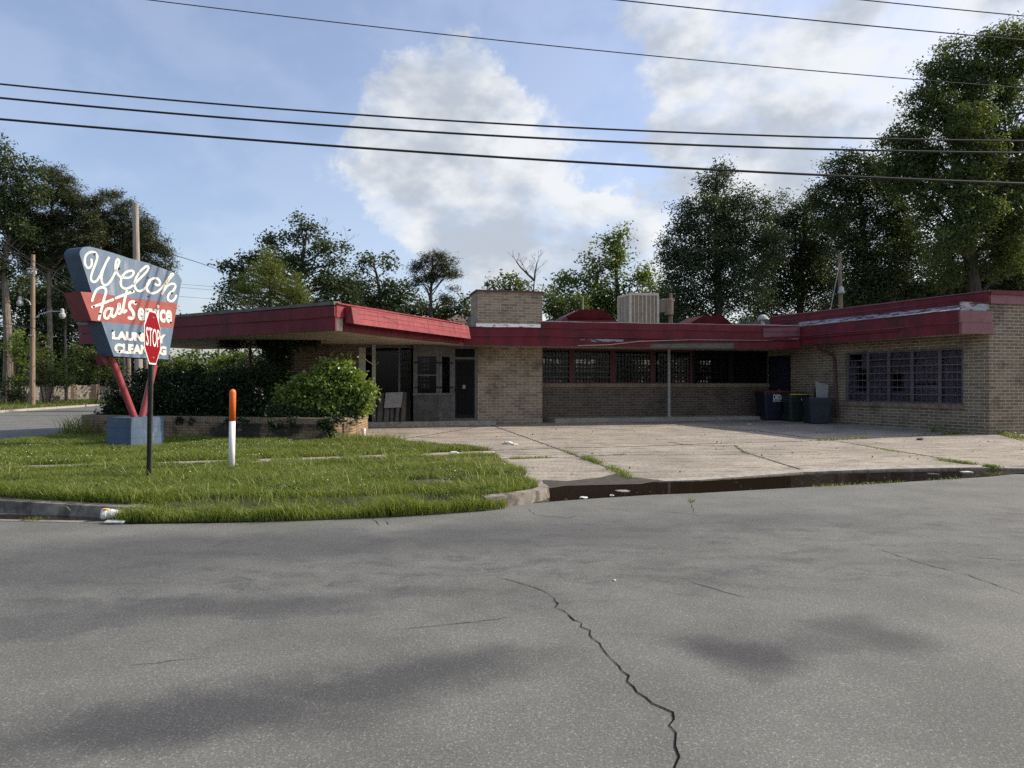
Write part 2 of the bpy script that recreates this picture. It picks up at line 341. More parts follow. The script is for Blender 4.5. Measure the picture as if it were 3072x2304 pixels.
def asphalt():
    m, nt, b = newmat('asphalt'); L = nt.links.new
    tc = N(nt, 'ShaderNodeTexCoord'); ob = tc.outputs['Object']
    n1 = N(nt, 'ShaderNodeTexNoise', i_Scale=1.1, i_Detail=7.0, i_Roughness=.6); L(ob, n1.inputs['Vector'])
    base = N(nt, 'ShaderNodeMix', data_type='RGBA'); L(mrange(nt, n1.outputs[0], .3, .7, 0, 1), base.inputs[0])
    base.inputs[6].default_value = (.106,.108,.097,1); base.inputs[7].default_value = (.146,.147,.133,1)
    # tyre-dark stains, lying on the road where the photograph shows them
    wob = N(nt, 'ShaderNodeTexNoise', i_Scale=1.0, i_Detail=5.0, i_Roughness=.6); L(ob, wob.inputs['Vector'])
    wv = N(nt, 'ShaderNodeVectorMath', operation='MULTIPLY_ADD'); L(wob.outputs['Color'], wv.inputs[0])
    wv.inputs[1].default_value = (.9,.9,0); wv.inputs[2].default_value = (-.45,-.45,0)
    wa = N(nt, 'ShaderNodeVectorMath', operation='ADD'); L(ob, wa.inputs[0]); L(wv.outputs[0], wa.inputs[1])
    st = None
    for (px, py, rx, ry, rot, k) in [(1150,2040,.85,.22,14,.75), (560,2140,.80,.24,10,.8), (250,2180,.7,.22,5,.4), (2240,1945,.40,.25,0,.85), (2590,1890,.32,.26,0,.65), (2420,1930,.5,.16,5,.5),
                                  (690,1815,1.3,.20,12,.55), (150,1860,1.0,.2,10,.45), (1500,1610,1.7,.55,14,.5), (700,1645,2.0,.55,8,.55), (150,1700,1.6,.6,0,.5), (2100,1560,1.8,.5,8,.3)]:
        c = G(px, py)
        mp = N(nt, 'ShaderNodeMapping', vector_type='TEXTURE'); mp.inputs['Location'].default_value = c
        mp.inputs['Rotation'].default_value = (0, 0, math.radians(rot)); mp.inputs['Scale'].default_value = (rx*1.3, ry*1.5, 1)
        L(wa.outputs[0], mp.inputs[0])
        ln = N(nt, 'ShaderNodeVectorMath', operation='LENGTH'); L(mp.outputs[0], ln.inputs[0])
        v = mrange(nt, ln.outputs['Value'], .25, 1.15, k, 0); st = v if st is None else mth(nt, 'MAXIMUM', st, v)
    m2 = N(nt, 'ShaderNodeMix', data_type='RGBA'); L(st, m2.inputs[0]); L(base.outputs[2], m2.inputs[6]); m2.inputs[7].default_value = (.040,.040,.043,1)
    # worn, mottled surface dressing in the far lane
    smp = N(nt, 'ShaderNodeMapping'); smp.inputs['Scale'].default_value = (.9, 1.9, 1); L(wa.outputs[0], smp.inputs[0])
    sn = N(nt, 'ShaderNodeTexNoise', i_Scale=1.9, i_Detail=10.0, i_Roughness=.78); L(smp.outputs[0], sn.inputs['Vector'])
    sy = N(nt, 'ShaderNodeSeparateXYZ'); L(wa.outputs[0], sy.inputs[0])
    yy = mth(nt, 'SUBTRACT', sy.outputs[1], mth(nt, 'MULTIPLY', sy.outputs[0], .20))
    band = mth(nt, 'MULTIPLY', mrange(nt, yy, 4.3, 5.2, 0, 1), mrange(nt, yy, 7.4, 7.9, 1, 0))
    mf = mth(nt, 'MULTIPLY', band, mrange(nt, sn.outputs[0], .45, .68, .10, .85))
    mb_ = N(nt, 'ShaderNodeMix', data_type='RGBA'); L(mf, mb_.inputs[0]); L(m2.outputs[2], mb_.inputs[6]); mb_.inputs[7].default_value = (.056,.058,.060,1); m2 = mb_
    # aggregate
    vo = N(nt, 'ShaderNodeTexVoronoi', i_Scale=150.0); L(ob, vo.inputs['Vector'])
    n2 = N(nt, 'ShaderNodeTexNoise', i_Scale=70.0, i_Detail=5.0, i_Roughness=.75); L(ob, n2.inputs['Vector'])
    ag = mrange(nt, n2.outputs[0], .3, .70, .62, 1.4, False)
    sp = N(nt, 'ShaderNodeSeparateColor'); L(vo.outputs['Color'], sp.inputs[0])
    fl = mrange(nt, sp.outputs[0],   .84, 1.0, 1.0, 1.9, False)
    mu = mth(nt, 'MULTIPLY', ag, fl)
    cb = N(nt, 'ShaderNodeCombineColor'); [L(mu, cb.inputs[i]) for i in range(3)]
    m3 = N(nt, 'ShaderNodeMix', data_type='RGBA', blend_type='MULTIPLY'); m3.inputs[0].default_value = 1
    L(m2.outputs[2], m3.inputs[6]); L(cb.outputs[0], m3.inputs[7]); L(m3.outputs[2], b.inputs['Base Color'])
    b.inputs['Roughness'].default_value = .82; b.inputs['Specular IOR Level'].default_value = .3
    bp = N(nt, 'ShaderNodeBump', i_Strength=.55, i_Distance=.006); L(n2.outputs[0], bp.inputs['Height']); L(bp.outputs[0], b.inputs['Normal'])
    return m
M['asphalt'] = asphalt()
def lotmat():
    m, nt, b = newmat('exposed_aggregate_concrete'); L = nt.links.new
    tc = N(nt, 'ShaderNodeTexCoord'); ob = tc.outputs['Object']
    n1 = N(nt, 'ShaderNodeTexNoise', i_Scale=.55, i_Detail=9.0, i_Roughness=.65); L(ob, n1.inputs['Vector'])
    base = N(nt, 'ShaderNodeMix', data_type='RGBA'); L(mrange(nt, n1.outputs[0], .35, .68, 0, 1), base.inputs[0])
    base.inputs[6].default_value = (.26,.232,.187,1); base.inputs[7].default_value = (.375,.335,.272,1)
    mp = N(nt, 'ShaderNodeMapping'); mp.inputs['Scale'].default_value = (.6,2.2,1); L(ob, mp.inputs[0])
    n3 = N(nt, 'ShaderNodeTexNoise', i_Scale=1.9, i_Detail=9.0, i_Roughness=.75); L(mp.outputs[0], n3.inputs['Vector'])
    m2 = N(nt, 'ShaderNodeMix', data_type='RGBA'); L(mrange(nt, n3.outputs[0], .47, .66, 0, .85), m2.inputs[0]); L(base.outputs[2], m2.inputs[6]); m2.inputs[7].default_value = (.135,.112,.09,1)
    n2 = N(nt, 'ShaderNodeTexNoise', i_Scale=20.0, i_Detail=6.0, i_Roughness=.8); L(ob, n2.inputs['Vector'])
    ag = mrange(nt, n2.outputs[0], .32, .68, .45, 1.5, False)
    cb = N(nt, 'ShaderNodeCombineColor'); [L(ag, cb.inputs[i]) for i in range(3)]
    m3 = N(nt, 'ShaderNodeMix', data_type='RGBA', blend_type='MULTIPLY'); m3.inputs[0].default_value = 1
    L(m2.outputs[2], m3.inputs[6]); L(cb.outputs[0], m3.inputs[7]); L(m3.outputs[2], b.inputs['Base Color'])
    b.inputs['Roughness'].default_value = .9; b.inputs['Specular IOR Level'].default_value = .2
    bp = N(nt, 'ShaderNodeBump', i_Strength=.5, i_Distance=.006); L(n2.outputs[0], bp.inputs['Height']); L(bp.outputs[0], b.inputs['Normal'])
    return m
M['lot'] = lotmat()
def watermat():
    m, nt, b = newmat('muddy_water'); L = nt.links.new
    b.inputs['Base Color'].default_value = (.020,.014,.009,1); b.inputs['Roughness'].default_value = .04; b.inputs['IOR'].default_value = 1.33
    tc = N(nt, 'ShaderNodeTexCoord'); n = N(nt, 'ShaderNodeTexNoise', i_Scale=5.0, i_Detail=3.0); L(tc.outputs['Object'], n.inputs['Vector'])
    bp = N(nt, 'ShaderNodeBump', i_Strength=.12, i_Distance=.004); L(n.outputs[0], bp.inputs['Height']); L(bp.outputs[0], b.inputs['Normal'])
    return m
M['water'] = watermat()
M['g_near'] = leafmat('lawn_grass', (.072,.120,.017), (.215,.255,.055), trans=.35)
M['g_dry'] = leafmat('pale_grass_blades', (.22,.25,.08), (.40,.40,.18), trans=.35)
M['g_far'] = leafmat('verge_grass', (.085,.12,.022), (.17,.19,.05), trans=.35)
M['flower'] = surf('clover_flowers', (.58,.57,.48), rough=.8)

# ------------------------------------------------------------------ ground, roads, lot
def sheet(name, pts, mat, thick=0, parent=None):
    b = MB()
    if thick: b.slab(pts, (0, 0, -thick))
    else: b.add(pts, [tuple(range(len(pts)))])
    me = bpy.data.meshes.new(name); me.from_pydata(b.v, [], b.f)
    bm = bmesh.new(); bm.from_mesh(me); bmesh.ops.recalc_face_normals(bm, faces=bm.faces)
    if not thick:
        for f in bm.faces:
            if f.normal.z < 0: f.normal_flip()
    bmesh.ops.triangulate(bm, faces=bm.faces[:], quad_method='BEAUTY', ngon_method='EAR_CLIP'); bm.to_mesh(me); bm.free()
    o = link(name, me, mat, parent)
    if not parent: o['kind'] = 'structure'
    return o
def smooth(pts, k=6):
    """Catmull-Rom through 2-D/3-D points"""
    pts = [Vector(p) for p in pts]; out = []
    for i in range(len(pts)-1):
        p0, p1, p2, p3 = pts[max(i-1, 0)], pts[i], pts[i+1], pts[min(i+2, len(pts)-1)]
        for j in range(k):
            t = j/k
            out.append(.5*((2*p1)+(-p0+p2)*t+(2*p0-5*p1+4*p2-p3)*t*t+(-p0+3*p1-3*p2+p3)*t**3))
    out.append(pts[-1]); return out
sheet('ground', [(-400,-150,-.03), (400,-150,-.03), (400,600,-.03), (-400,600,-.03)], M['soil'])
road = sheet('road', [(-60,-20,0), (60,-20,0), (60,12.4,0), (3,11.9,0), (-8,30,0), (-12,120,0), (-46,120,0), (-34,60,0), (-30,20,0), (-60,14,0)], M['asphalt'])
# verge: kerb line (world xy) curving round the corner
KERB = smooth([(-12.2,26), (-12.1,20), (-11.8,16), (-11.2,12.6), (-9.6,10.2), (-7.6,8.95), (-6.0,8.35), (-4.33,7.92), (-3,7.88), (-1.84,8.05), (-.8,8.36), (-.1,8.72), (.42,9.22), (.50,9.7), (.28,10.25)])
KX = [(p.x, p.y) for p in KERB]
inner = []
for i, p in enumerate(KERB):
    a = KERB[max(i-1, 0)]; c = KERB[min(i+1, len(KERB)-1)]; d = (c-a).normalized(); inner.append(p+Vector((-d.y, d.x))*.16)
w_in = [max(0, min(1, (q.x+4.35)/.7, (-.25-q.x)/.7)) if q.y < 9.4 else 0 for q in KERB]
edge = [q+(q-k_).normalized()*.52*w_ for q, k_, w_ in zip(inner, KERB, w_in)]
LOTLEFT = [G(1560,1420,.13), G(1490,1385,.13), G(1472,1366,.13), G(1480,1352,.13), G(1250,1333,.13), G(1150,1323,.13), G(1060,1318,.13)]
verge_pts = [V3(p, .135) for p in edge]+[V3(p, .135) for p in LOTLEFT]+[V3((-4.2,30), .135), V3((-12.4,30), .135)]
sheet('verge_soil', verge_pts, M['soil'], thick=.2)
b = MB(); bank = MB()
for i in range(len(KERB)-1):
    p, q, r, s_ = KERB[i], KERB[i+1], inner[i+1], inner[i]
    if -4.2 < p.x < -.35 and p.y < 9:
        o = Vector((.0,-.12)); e0, e1_ = edge[i], edge[i+1]; f0, f1_ = p.lerp(e0, .55), q.lerp(e1_, .55)
        bank.hex([V3(p+o, -.02), V3(q+o, -.02), V3(f1_, -.02), V3(f0, -.02)], [V3(p+o, .006), V3(q+o, .006), V3(f1_, .03), V3(f0, .03)])
        bank.hex([V3(f0, -.02), V3(f1_, -.02), V3(e1_, -.02), V3(e0, -.02)], [V3(f0, .03), V3(f1_, .03), V3(e1_, .134), V3(e0, .134)]); continue
    b.hex([V3(p, -.02), V3(q, -.02), V3(r, -.02), V3(s_, -.02)], [V3(p+(s_-p)*.15, .135), V3(q+(r-q)*.15, .135), V3(r, .145), V3(s_, .145)])
k = b.build('kerb', M['kerbtop']); k['kind'] = 'structure'
bank.build('verge_bank', M['soil'])['kind'] = 'structure'
# kerbside gutter pan at the left, with its thin film of water
sheet('gutter', [G(-700,1500,.004), G(0,1539,.004), G(345,1546,.004), G(375,1571,.004), G(0,1562,.004), G(-700,1535,.004)], M['kerbshade'])
sheet('gutter_puddle', [G(-500,1530,.008), G(0,1542,.008), G(340,1549,.008), G(380,1559,.008), G(700,1556,.008), G(1050,1544,.008), G(1250,1524,.008), G(1480,1511,.008), G(1560,1507,.008), G(1480,1520,.008), G(1250,1534,.008), G(1050,1554,.008), G(700,1566,.008), G(380,1571,.008), G(350,1562,.008), G(0,1556,.008), G(-500,1542,.008)], M['water'])
# lot
near = [LP(x, y) for x, y in [(1640,1462),(1746,1452),(1920,1446),(2100,1441),(2412,1417),(2678,1407),(2945,1403),(3072,1405),(3400,1400)]]
lot_pts = near+[V3((26,12.0), lotz(12)), V3((26,45), lotz(45)), V3((-9,45), lotz(45)), V3((-9,17.3), lotz(17.3)), V3((-3.2,16.2), lotz(16.2)), V3((-.6,14.0), lotz(14)), V3((.1,11), lotz(11)), V3((.28,10.2), lotz(10.2))]
lot = sheet('parking_lot', lot_pts, M['lot'], thick=.25)
# rim of pale concrete beside the puddle
bb = MB()
rim = [(1746,1451),(1920,1445),(2100,1440),(2412,1416),(2678,1406),(2945,1402)]
for (a, c) in zip(rim[:-1], rim[1:]):
    bb.add([LP(a[0],a[1],.005), LP(c[0],c[1],.005), LP(c[0]+4,c[1]-9,.005), LP(a[0]+4,a[1]-9,.005)], [(0,1,2,3)])
bb.build('gutter_lip', M['kerb'], lot)
sheet('puddle', [G(x, y, .006) for x, y in [(1600,1508),(1640,1462),(1700,1452),(1746,1455),(1920,1448),(2100,1443),(2412,1419),(2678,1409),(2945,1406),(3072,1409),(3300,1409),(3300,1413),(3072,1418),(2969,1429),(2678,1447),(2436,1459),(2100,1478),(1960,1483),(1815,1492),(1700,1500)]], M['water'])
sheet('mud', [LP(x, y, .006) for x, y in [(1628,1440),(1700,1443),(1800,1432),(1850,1420),(1905,1432),(1990,1441),(1920,1452),(1746,1456),(1690,1458),(1640,1466)]], M['joint'])
# pavement strip between the two lawns
sw = [G(-500,1424,.142), G(0,1411,.142), G(500,1398,.142), G(1000,1383,.142), G(1490,1366,.142), G(1480,1353,.142), G(1000,1371,.142), G(500,1387,.142), G(0,1400,.142), G(-500,1411,.142)]
sheet('sidewalk', [p+Vector((0,0,.008)) for p in sw], M['concrete'], thick=.1)
# side street far kerb and verge
b = MB()
fk = [Vector((-24.5,22)), Vector((-26.2,30)), Vector((-27.8,38.5)), Vector((-29.0,46)), Vector((-30.1,53)), Vector((-33,75)), Vector((-38,110))]
sheet('far_verge', [V3(p, .10) for p in fk]+[V3((-150,110), .25), V3((-150,22), .1)], M['soil'], thick=.15)
for p, q in zip(fk[:-1], fk[1:]):
    b.hex([V3(p+Vector((.02,0)), -.02), V3(q+Vector((.02,0)), -.02), V3(q+Vector((-.3,0)), -.02), V3(p+Vector((-.3,0)), -.02)], [V3(p, .12), V3(q, .12), V3(q+Vector((-.3,0)), .12), V3(p+Vector((-.3,0)), .12)])
b.build('far_kerb', M['kerb'])['kind'] = 'structure'
sheet('street_gutter', [V3((-12.25,14.5), .005), V3((-12.3,26), .005), V3((-13.4,26), .005), V3((-13.2,14.5), .005), V3((-12.6,12.5), .005), V3((-11.6,13), .005)], M['kerbshade'])
sheet('street_puddle', [V3((-12.3,15), .009), V3((-12.35,22), .009), V3((-12.9,23), .009), V3((-13.1,19), .009), V3((-12.9,15), .009)], M['water'])

def ribbon(name, pts, w, mat, parent, dz=.004, jit=0, fn=None, seed=0):
    rnd = random.Random(seed); P = []
    for a, c in zip(pts[:-1], pts[1:]):
        n = max(1, int((Vector(c)-Vector(a)).length/.06)) if jit else 1
        for i in range(n): P.append(Vector(a).lerp(Vector(c), i/n))
    P.append(Vector(pts[-1])); b = MB(); vs = []
    for i, p in enumerate(P):
        d = (P[min(i+1, len(P)-1)]-P[max(i-1, 0)]).normalized(); s_ = Vector((-d.y, d.x, 0))
        o = s_*rnd.uniform(-jit, jit); ww = w*(rnd.uniform(.35, 1.4) if jit else 1)*min(1, .3+i/4, .3+(len(P)-1-i)/4)
        vs += [p+o-s_*ww/2+Vector((0,0,dz)), p+o+s_*ww/2+Vector((0,0,dz))]
    b.add(vs, [(2*i, 2*i+1, 2*i+3, 2*i+2) for i in range(len(P)-1)])
    return b.build(name, mat, parent, uv=False)
CR = [(1485,1730),(1540,1745),(1600,1762),(1650,1785),(1672,1812),(1672,1825),(1740,1870),(1800,1930),(1835,1975),(1850,2000),(1890,2045),(1902,2080),(1960,2110),(2010,2140),(2022,2160),(2020,2200),(2035,2240),(2028,2304),(2030,2400)]
ribbon('crack', [G(*p) for p in CR[3:]], .009, M['crack'], road, jit=.020, seed=1)
ribbon('crack', [G(*p) for p in CR[:4]], .008, M['crack'], road, jit=.012, seed=2)
for i, c in enumerate([[(2625,1645),(2760,1690),(2900,1725),(3072,1785)], [(2880,1668),(3072,1685)], [(2050,1738),(2150,1770),(2250,1795)], [(1585,1527),(1605,1545),(1700,1555),(1730,1548)],
                       [(1115,1555),(1135,1570),(1137,1580)], [(1150,1558),(1165,1575),(1185,1572)], [(1980,1535),(2060,1540),(2100,1548)], [(2070,1500),(2076,1520),(2082,1540)], [(1180,1890),(1400,1870),(1540,1852)],
                       [(1810,1525),(1870,1530),(1905,1540)], [(380,2000),(600,1975)]]):
    ribbon('crack', [G(*p) for p in c], .007 if i < 7 else .005, M['crack'], road, jit=.012, seed=10+i)
JO = [[(1472,1275),(1580,1313),(1681,1349),(1746,1374),(1830,1405),(1900,1438)], [(1467,1352),(1681,1344),(1895,1340),(2100,1332),(2436,1323)], [(1497,1377),(1696,1372),(1875,1364)],
      [(1174,1322),(1300,1303),(1433,1282)], [(2203,1335),(2232,1357),(2291,1374),(2412,1412)], [(2509,1323),(2654,1347),(2945,1395),(2998,1404)], [(2000,1275),(2281,1294),(2426,1313),(2509,1323)],
      [(2446,1322),(2678,1312),(2848,1303),(2969,1296)], [(2969,1296),(3072,1323)], [(2000,1325),(2060,1335),(2220,1337)]]
for i, c in enumerate(JO):
    ribbon('joint', [LP(*p) for p in c], .055, M['joint'], lot, dz=.005, jit=.02, seed=40+i)
# ------------------------------------------------------------------ the laundry building
A = VP((0, 23.9), (1, .25)); B = VP((1.34, 25.0), (1, .25)); C = VP((-1.56, 22.5), (1, .19))
W = VP((13.1, 19.5), (-3.25, 7.6)); WN = VP((13.1, 19.5), (1, .25))
WF = VP((12.16, 19.25), (-2.11, 5.45))
K1, K2, K3 = Vector((-4.16, 16.7)), Vector((-1.56, 22.5)), Vector((-13.6, 22.3))
CL = VP(K1, K3-K1); CRt = VP(K1, K2-K1)
CW = C.meet(WF); BW = B.meet(W)
gl = lambda q: lotz(q[1])
bld = empty('laundry_building', (0, 24, .2), 'low tan brick laundry building with a red fascia and a wide flat canopy', 'building')
BACK = B.off(-9.0); LEFTW = VP(A.xy(866), (-.25, 1)); RB = Vector((22, 21.7))
def part(name, mb, mat, parent=bld, **kw): return mb.build(name, mat, parent, **kw)
# walls
z0 = 0.0
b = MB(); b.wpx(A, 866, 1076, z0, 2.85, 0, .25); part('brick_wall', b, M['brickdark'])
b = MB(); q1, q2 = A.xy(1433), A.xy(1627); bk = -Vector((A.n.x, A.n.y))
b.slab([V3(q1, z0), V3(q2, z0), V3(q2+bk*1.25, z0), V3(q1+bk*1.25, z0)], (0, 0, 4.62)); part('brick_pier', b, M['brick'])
ch = MB(); ch.slab([V3(q1+Vector((-.05,-.05)), 4.62), V3(q2+Vector((.05,-.04)), 4.62), V3(q2+bk*1.3+Vector((.05,0)), 4.62), V3(q1+bk*1.3+Vector((-.05,0)), 4.62)], (0, 0, .055))
pier_cap = part('pier_cap', ch, surf('brown_red_cap', (.13,.055,.045), (.10,.045,.035), rough=.8, scale=6))
b = MB(); t1, t2 = B.t(1600), B.tof(BW)
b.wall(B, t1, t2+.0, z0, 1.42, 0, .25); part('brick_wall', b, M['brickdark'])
b = MB(); b.wall(B, t1, t2-.02, 1.42, 1.56, .05, .2); part('window_sill', b, M['soldier'])
# kerb walk in front of the windows
b = MB(); kw = [V3(B.xy(1640)+Vector((.25,-.85)), .0), V3(B.xy(2270)+Vector((.1,-.95)), .0), V3(BW, .0), V3(B.xy(1628), .0)]
b.slab(kw, (0,0,.36)); part('walkway', b, M['concrete'])
# entry step
b = MB(); b.slab([V3(A.off(.55).xy(1050), 0), V3(A.off(.42).xy(1487), 0), V3(A.off(.02).xy(1487), 0), V3(A.xy(1050), 0)], (0,0,.33)); part('entry_step', b, M['kerb'], bevel=.015)
b = MB(); b.slab([V3(A.off(-.003).xy(1077), .29), V3(A.off(-.003).xy(1432), .29), V3(A.off(-5).xy(1432), .29), V3(A.off(-5).xy(1077), .29)], (0,0,.035)); part('floor_slab', b, M['dark'])
# interior floor + back wall with barred window bands + side walls
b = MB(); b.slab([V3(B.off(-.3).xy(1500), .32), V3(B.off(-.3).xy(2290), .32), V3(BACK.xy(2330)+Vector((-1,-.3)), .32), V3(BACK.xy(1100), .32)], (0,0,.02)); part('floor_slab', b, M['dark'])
b = MB(); ta, tb = BACK.t(1050), BACK.t(2330)
b.wall(BACK, ta, tb, 0, 1.35, 0, .2); b.wall(BACK, ta, tb, 2.75, 3.3, 0, .2)
t = ta; k = 0
gaps = [(1240,1330),(1430,1470),(1500,1560),(1600,1705),(1722,1790),(1835,1870),(1900,1985),(2010,2060),(2095,2140)]
last = ta
for (p, q) in gaps:
    b.wall(BACK, last, BACK.t(p), 1.35, 2.75, 0, .2); last = BACK.t(q)
b.wall(BACK, last, tb, 1.35, 2.75, 0, .2)
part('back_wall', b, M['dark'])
for (p, q) in gaps:
    b = MB()
    a_, c_ = BACK.t(p), BACK.t(q); n = int((c_-a_)/.17)
    for i in range(n): b.wall(BACK, a_+(i+.5)*(c_-a_)/n-.03, a_+(i+.5)*(c_-a_)/n+.03, 1.35, 2.75, -.05, .09)
    for z in (1.62, 1.8, 2.0, 2.12, 2.33, 2.5): b.wall(BACK, a_, c_, z-.03-.05*((z*7) % 1), z+.03, -.03, .12)
    part('back_window_grille', b, M['black'])
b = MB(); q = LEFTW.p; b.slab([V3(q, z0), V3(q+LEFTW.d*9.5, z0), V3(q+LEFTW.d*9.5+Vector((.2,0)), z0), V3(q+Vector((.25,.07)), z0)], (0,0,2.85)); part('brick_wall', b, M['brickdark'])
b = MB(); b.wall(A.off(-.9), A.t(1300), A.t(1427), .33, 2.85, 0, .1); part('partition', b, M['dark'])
# wing
sill, head = .94, 2.58
T = lambda px: W.t(px)
b = MB(); e = W.tof(BW)
b.wall(W, 0, T(2890), z0, 3.8, 0, .25); b.wall(W, T(2536), e+.3, z0, 3.8, 0, .25)
b.wall(W, T(2890), T(2536), z0, sill-.13, 0, .25); b.wall(W, T(2890), T(2536), head, 3.8, 0, .25)
part('brick_wall', b, M['brickwing'])
b = MB(); b.wall(W, T(2890)-.02, T(2536)+.02, sill-.13, sill, .035, .2); part('window_sill', b, M['soldier'])
b = MB(); b.wall(WN, .003, 12, z0, 3.82, 0.0, .25); part('brick_wall', b, M['brickwing'])
# wing window: frame, bars, panes, blind
wf = MB(); wa, wb = T(2890), T(2536)
cols = [2890, 2815, 2732, 2662, 2600, 2536]
for px in cols: 
    t_ = T(px); wf.wall(W, t_-.045+(0.045 if px==2890 else 0)-(.045 if px==2536 else 0), t_+.045+(.045 if px==2890 else 0)-(.045 if px==2536 else 0), sill, head, -.05, .12)
wf.wall(W, wa+.09, wb-.09, sill, sill+.05, -.06, .11); wf.wall(W, wa+.09, wb-.09, head-.06, head, -.06, .11)
wing_win = part('window', wf, M['mutin'])
bars = MB()
for i in range(1, 7):
    z = sill+.05+(head-sill-.1)*i/7; bars.wall(W, wa+.09, wb-.09, z-.016, z+.016, -.035, .075)
part('window_bar', bars, M['mutin'], wing_win)
g = MB()
for i in range(24):
    t_ = wa+.12+(wb-wa-.2)*(i+.5)/24; g.wall(W, t_-.004, t_+.004, sill+.05, head-.4, -.04, .048)
part('security_grille', g, M['mutin'], wing_win)
g = MB(); g.wall(W, wa+.05, wb-.05, sill+.03, head-.03, -.10, .106); part('pane', g, glassmat('dusty_glass', (.80,.78,.82)), wing_win)
g = MB()
for (p, q, za, zb) in [(2888,2735,1.55,2.55),(2888,2815,.97,1.55),(2812,2735,.97,1.36),(2733,2700,.97,2.55),(2700,2664,1.9,2.55),(2700,2664,.97,1.3),(2664,2602,.97,2.55),(2600,2575,2.0,2.55),(2560,2538,.97,2.3),(2600,2560,.97,1.3)]:
    g.wall(W, T(p), T(q), za, zb, -.16, .17)
part('blind', g, M['curtain'], wing_win)
g = MB(); g.wall(W, T(2818), T(2738), 1.36, 1.50, -.14, .155); part('paper_sheet', g, M['boardwhite'], wing_win)
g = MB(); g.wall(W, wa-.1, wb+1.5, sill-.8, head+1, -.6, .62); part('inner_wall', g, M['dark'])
# wing door on the recessed wall
d = MB(); d.wall(W, T(2368), T(2312), .36, 2.52, .02, .02); dr = part('door', d, M['navy'])
d = MB(); d.wall(W, T(2368)-.07, T(2368), .3, 2.58, .035, .02); d.wall(W, T(2312), T(2312)+.07, .3, 2.58, .035, .02); d.wall(W, T(2368), T(2312), 2.52, 2.58, .035, .02)
part('door_frame', d, M['black'])
d = MB(); d.box(V3(W.off(.06).xy(2337), 1.28), (.08,.08,.08)); part('handle', d, M['galv'], dr)
# roofs
b = MB(); Ci = C.off(-.1)
b.slab([V3(Ci.at(0,0), 0), V3(CW, 0)+Vector((-.05,.15,0)), V3(BW, 0)+Vector((.9,1,0)), V3(BACK.xy(2330), 0), V3(BACK.xy(1050), 0), V3(LEFTW.p, 0)+Vector((-.1,-.1,0))], (0,0,.5))
for i, v in enumerate(b.v): b.v[i] = (v[0], v[1], 2.84 if v[2] < .1 else 3.33)
part('roof', b, M['roof'])
b = MB(); pw = [V3(W.off(-.05).at(.1,0), 0), V3(W.off(-.05).at(16,0), 0), V3(W.off(-12).at(16,0), 0), V3(W.off(-12).at(.1,0)+Vector((0,3,0)), 0)]
b.slab(pw, (0,0,.2))
for i, v in enumerate(b.v): b.v[i] = (v[0], v[1], v[2]+3.8)
part('roof', b, M['roof'])
b = MB()   # soffit of main eave
b.slab([C.off(-.02).at(0, 2.79), C.off(-.02).at(C.tof(CW)-.1, 2.79), V3(BW, 2.79)+Vector((-.05,-.05,0)), V3(B.xy(1627), 2.79), V3(A.xy(1627)+Vector((0,.1)), 2.79), V3(A.xy(1300), 2.79)], (0,0,.045)); part('soffit', b, M['soffit'])
b = MB(); b.slab([WF.off(-.02).at(0, 2.92), WF.off(-.02).at(WF.tof(CW)-.1, 2.92), V3(BW, 2.92)+Vector((.02,-.2,0)), W.at(.0, 2.92)], (0,0,.04)); part('soffit', b, M['soffit'])
# main fascia: three stepped boards, wavy with age
tC0, tC1, tP = 0.0, C.tof(CW), C.t(1627)
def boards(pl, ta, tb, za, zb, fr, bk, wav=.0, seed=0, step=.9, tilt=0):
    b = MB(); rnd = random.Random(seed); n = max(1, int(abs(tb-ta)/step)); ts = [ta+(tb-ta)*i/n for i in range(n+1)]
    o = [(rnd.uniform(-wav, wav), rnd.uniform(-wav, wav)) for _ in ts]
    for i in range(n):
        f = pl.off(fr); r = pl.off(-bk)
        b.hex([f.at(ts[i], za+o[i][0]), f.at(ts[i+1], za+o[i+1][0]), f.off(tilt).at(ts[i+1], zb+o[i+1][1]), f.off(tilt).at(ts[i], zb+o[i][1])],
              [r.at(ts[i], za+o[i][0]), r.at(ts[i+1], za+o[i+1][0]), r.at(ts[i+1], zb+o[i+1][1]), r.at(ts[i], zb+o[i][1])])
    return b
fas = part('fascia', boards(C, tC0+.03, tC1, 2.76, 3.07, 0, .06, .006, 1), M['red'])
part('fascia', boards(C, tC0+.03, tC1, 3.075, 3.34, .03, .06, .010, 2), M['red'])
part('fascia', boards(C, tP-.02, tC1+.1, 3.35, 3.555, -.16, .08, .012, 3), M['red'])
b = boards(C, tP-.03, tC1+.1, 3.558, 3.585, -.10, .16, .012, 3); part('roof_edge', b, M['white'])
b = boards(C, tC0+.03, tC1, 3.343, 3.354, .065, .24, .010, 2); part('roof_edge', b, M['redpale'])  # pale colour paints a highlight on this edge
b = boards(C, tC0+.03, tC1, 3.068, 3.078, .045, .05, .010, 2); part('edge_highlight', b, M['redpale'])  # thin pale strips, here and on the wing, paint highlights along the boards
b = boards(WF, .0, tw_ := WF.tof(CW), 3.192, 3.204, .04, .05, .008, 12); part('edge_highlight', b, M['redpale'])
b = boards(W, -.06, 8.2, 3.905, 3.915, .08, .05, .008, 7); part('edge_highlight', b, M['redpale'])
b = boards(WF, .0, tw_, 3.53, 3.542, .04, .05, .008, 11); part('edge_highlight', b, M['redpale'])
b = MB(); b.slab([C.off(.046).P(2290,984), C.off(.046).P(2400,981), C.off(.046).P(2400,1008), C.off(.046).P(2290,1012)], V3(-C.n*.012, 0)); part('fascia_patch', b, M['redpale'])
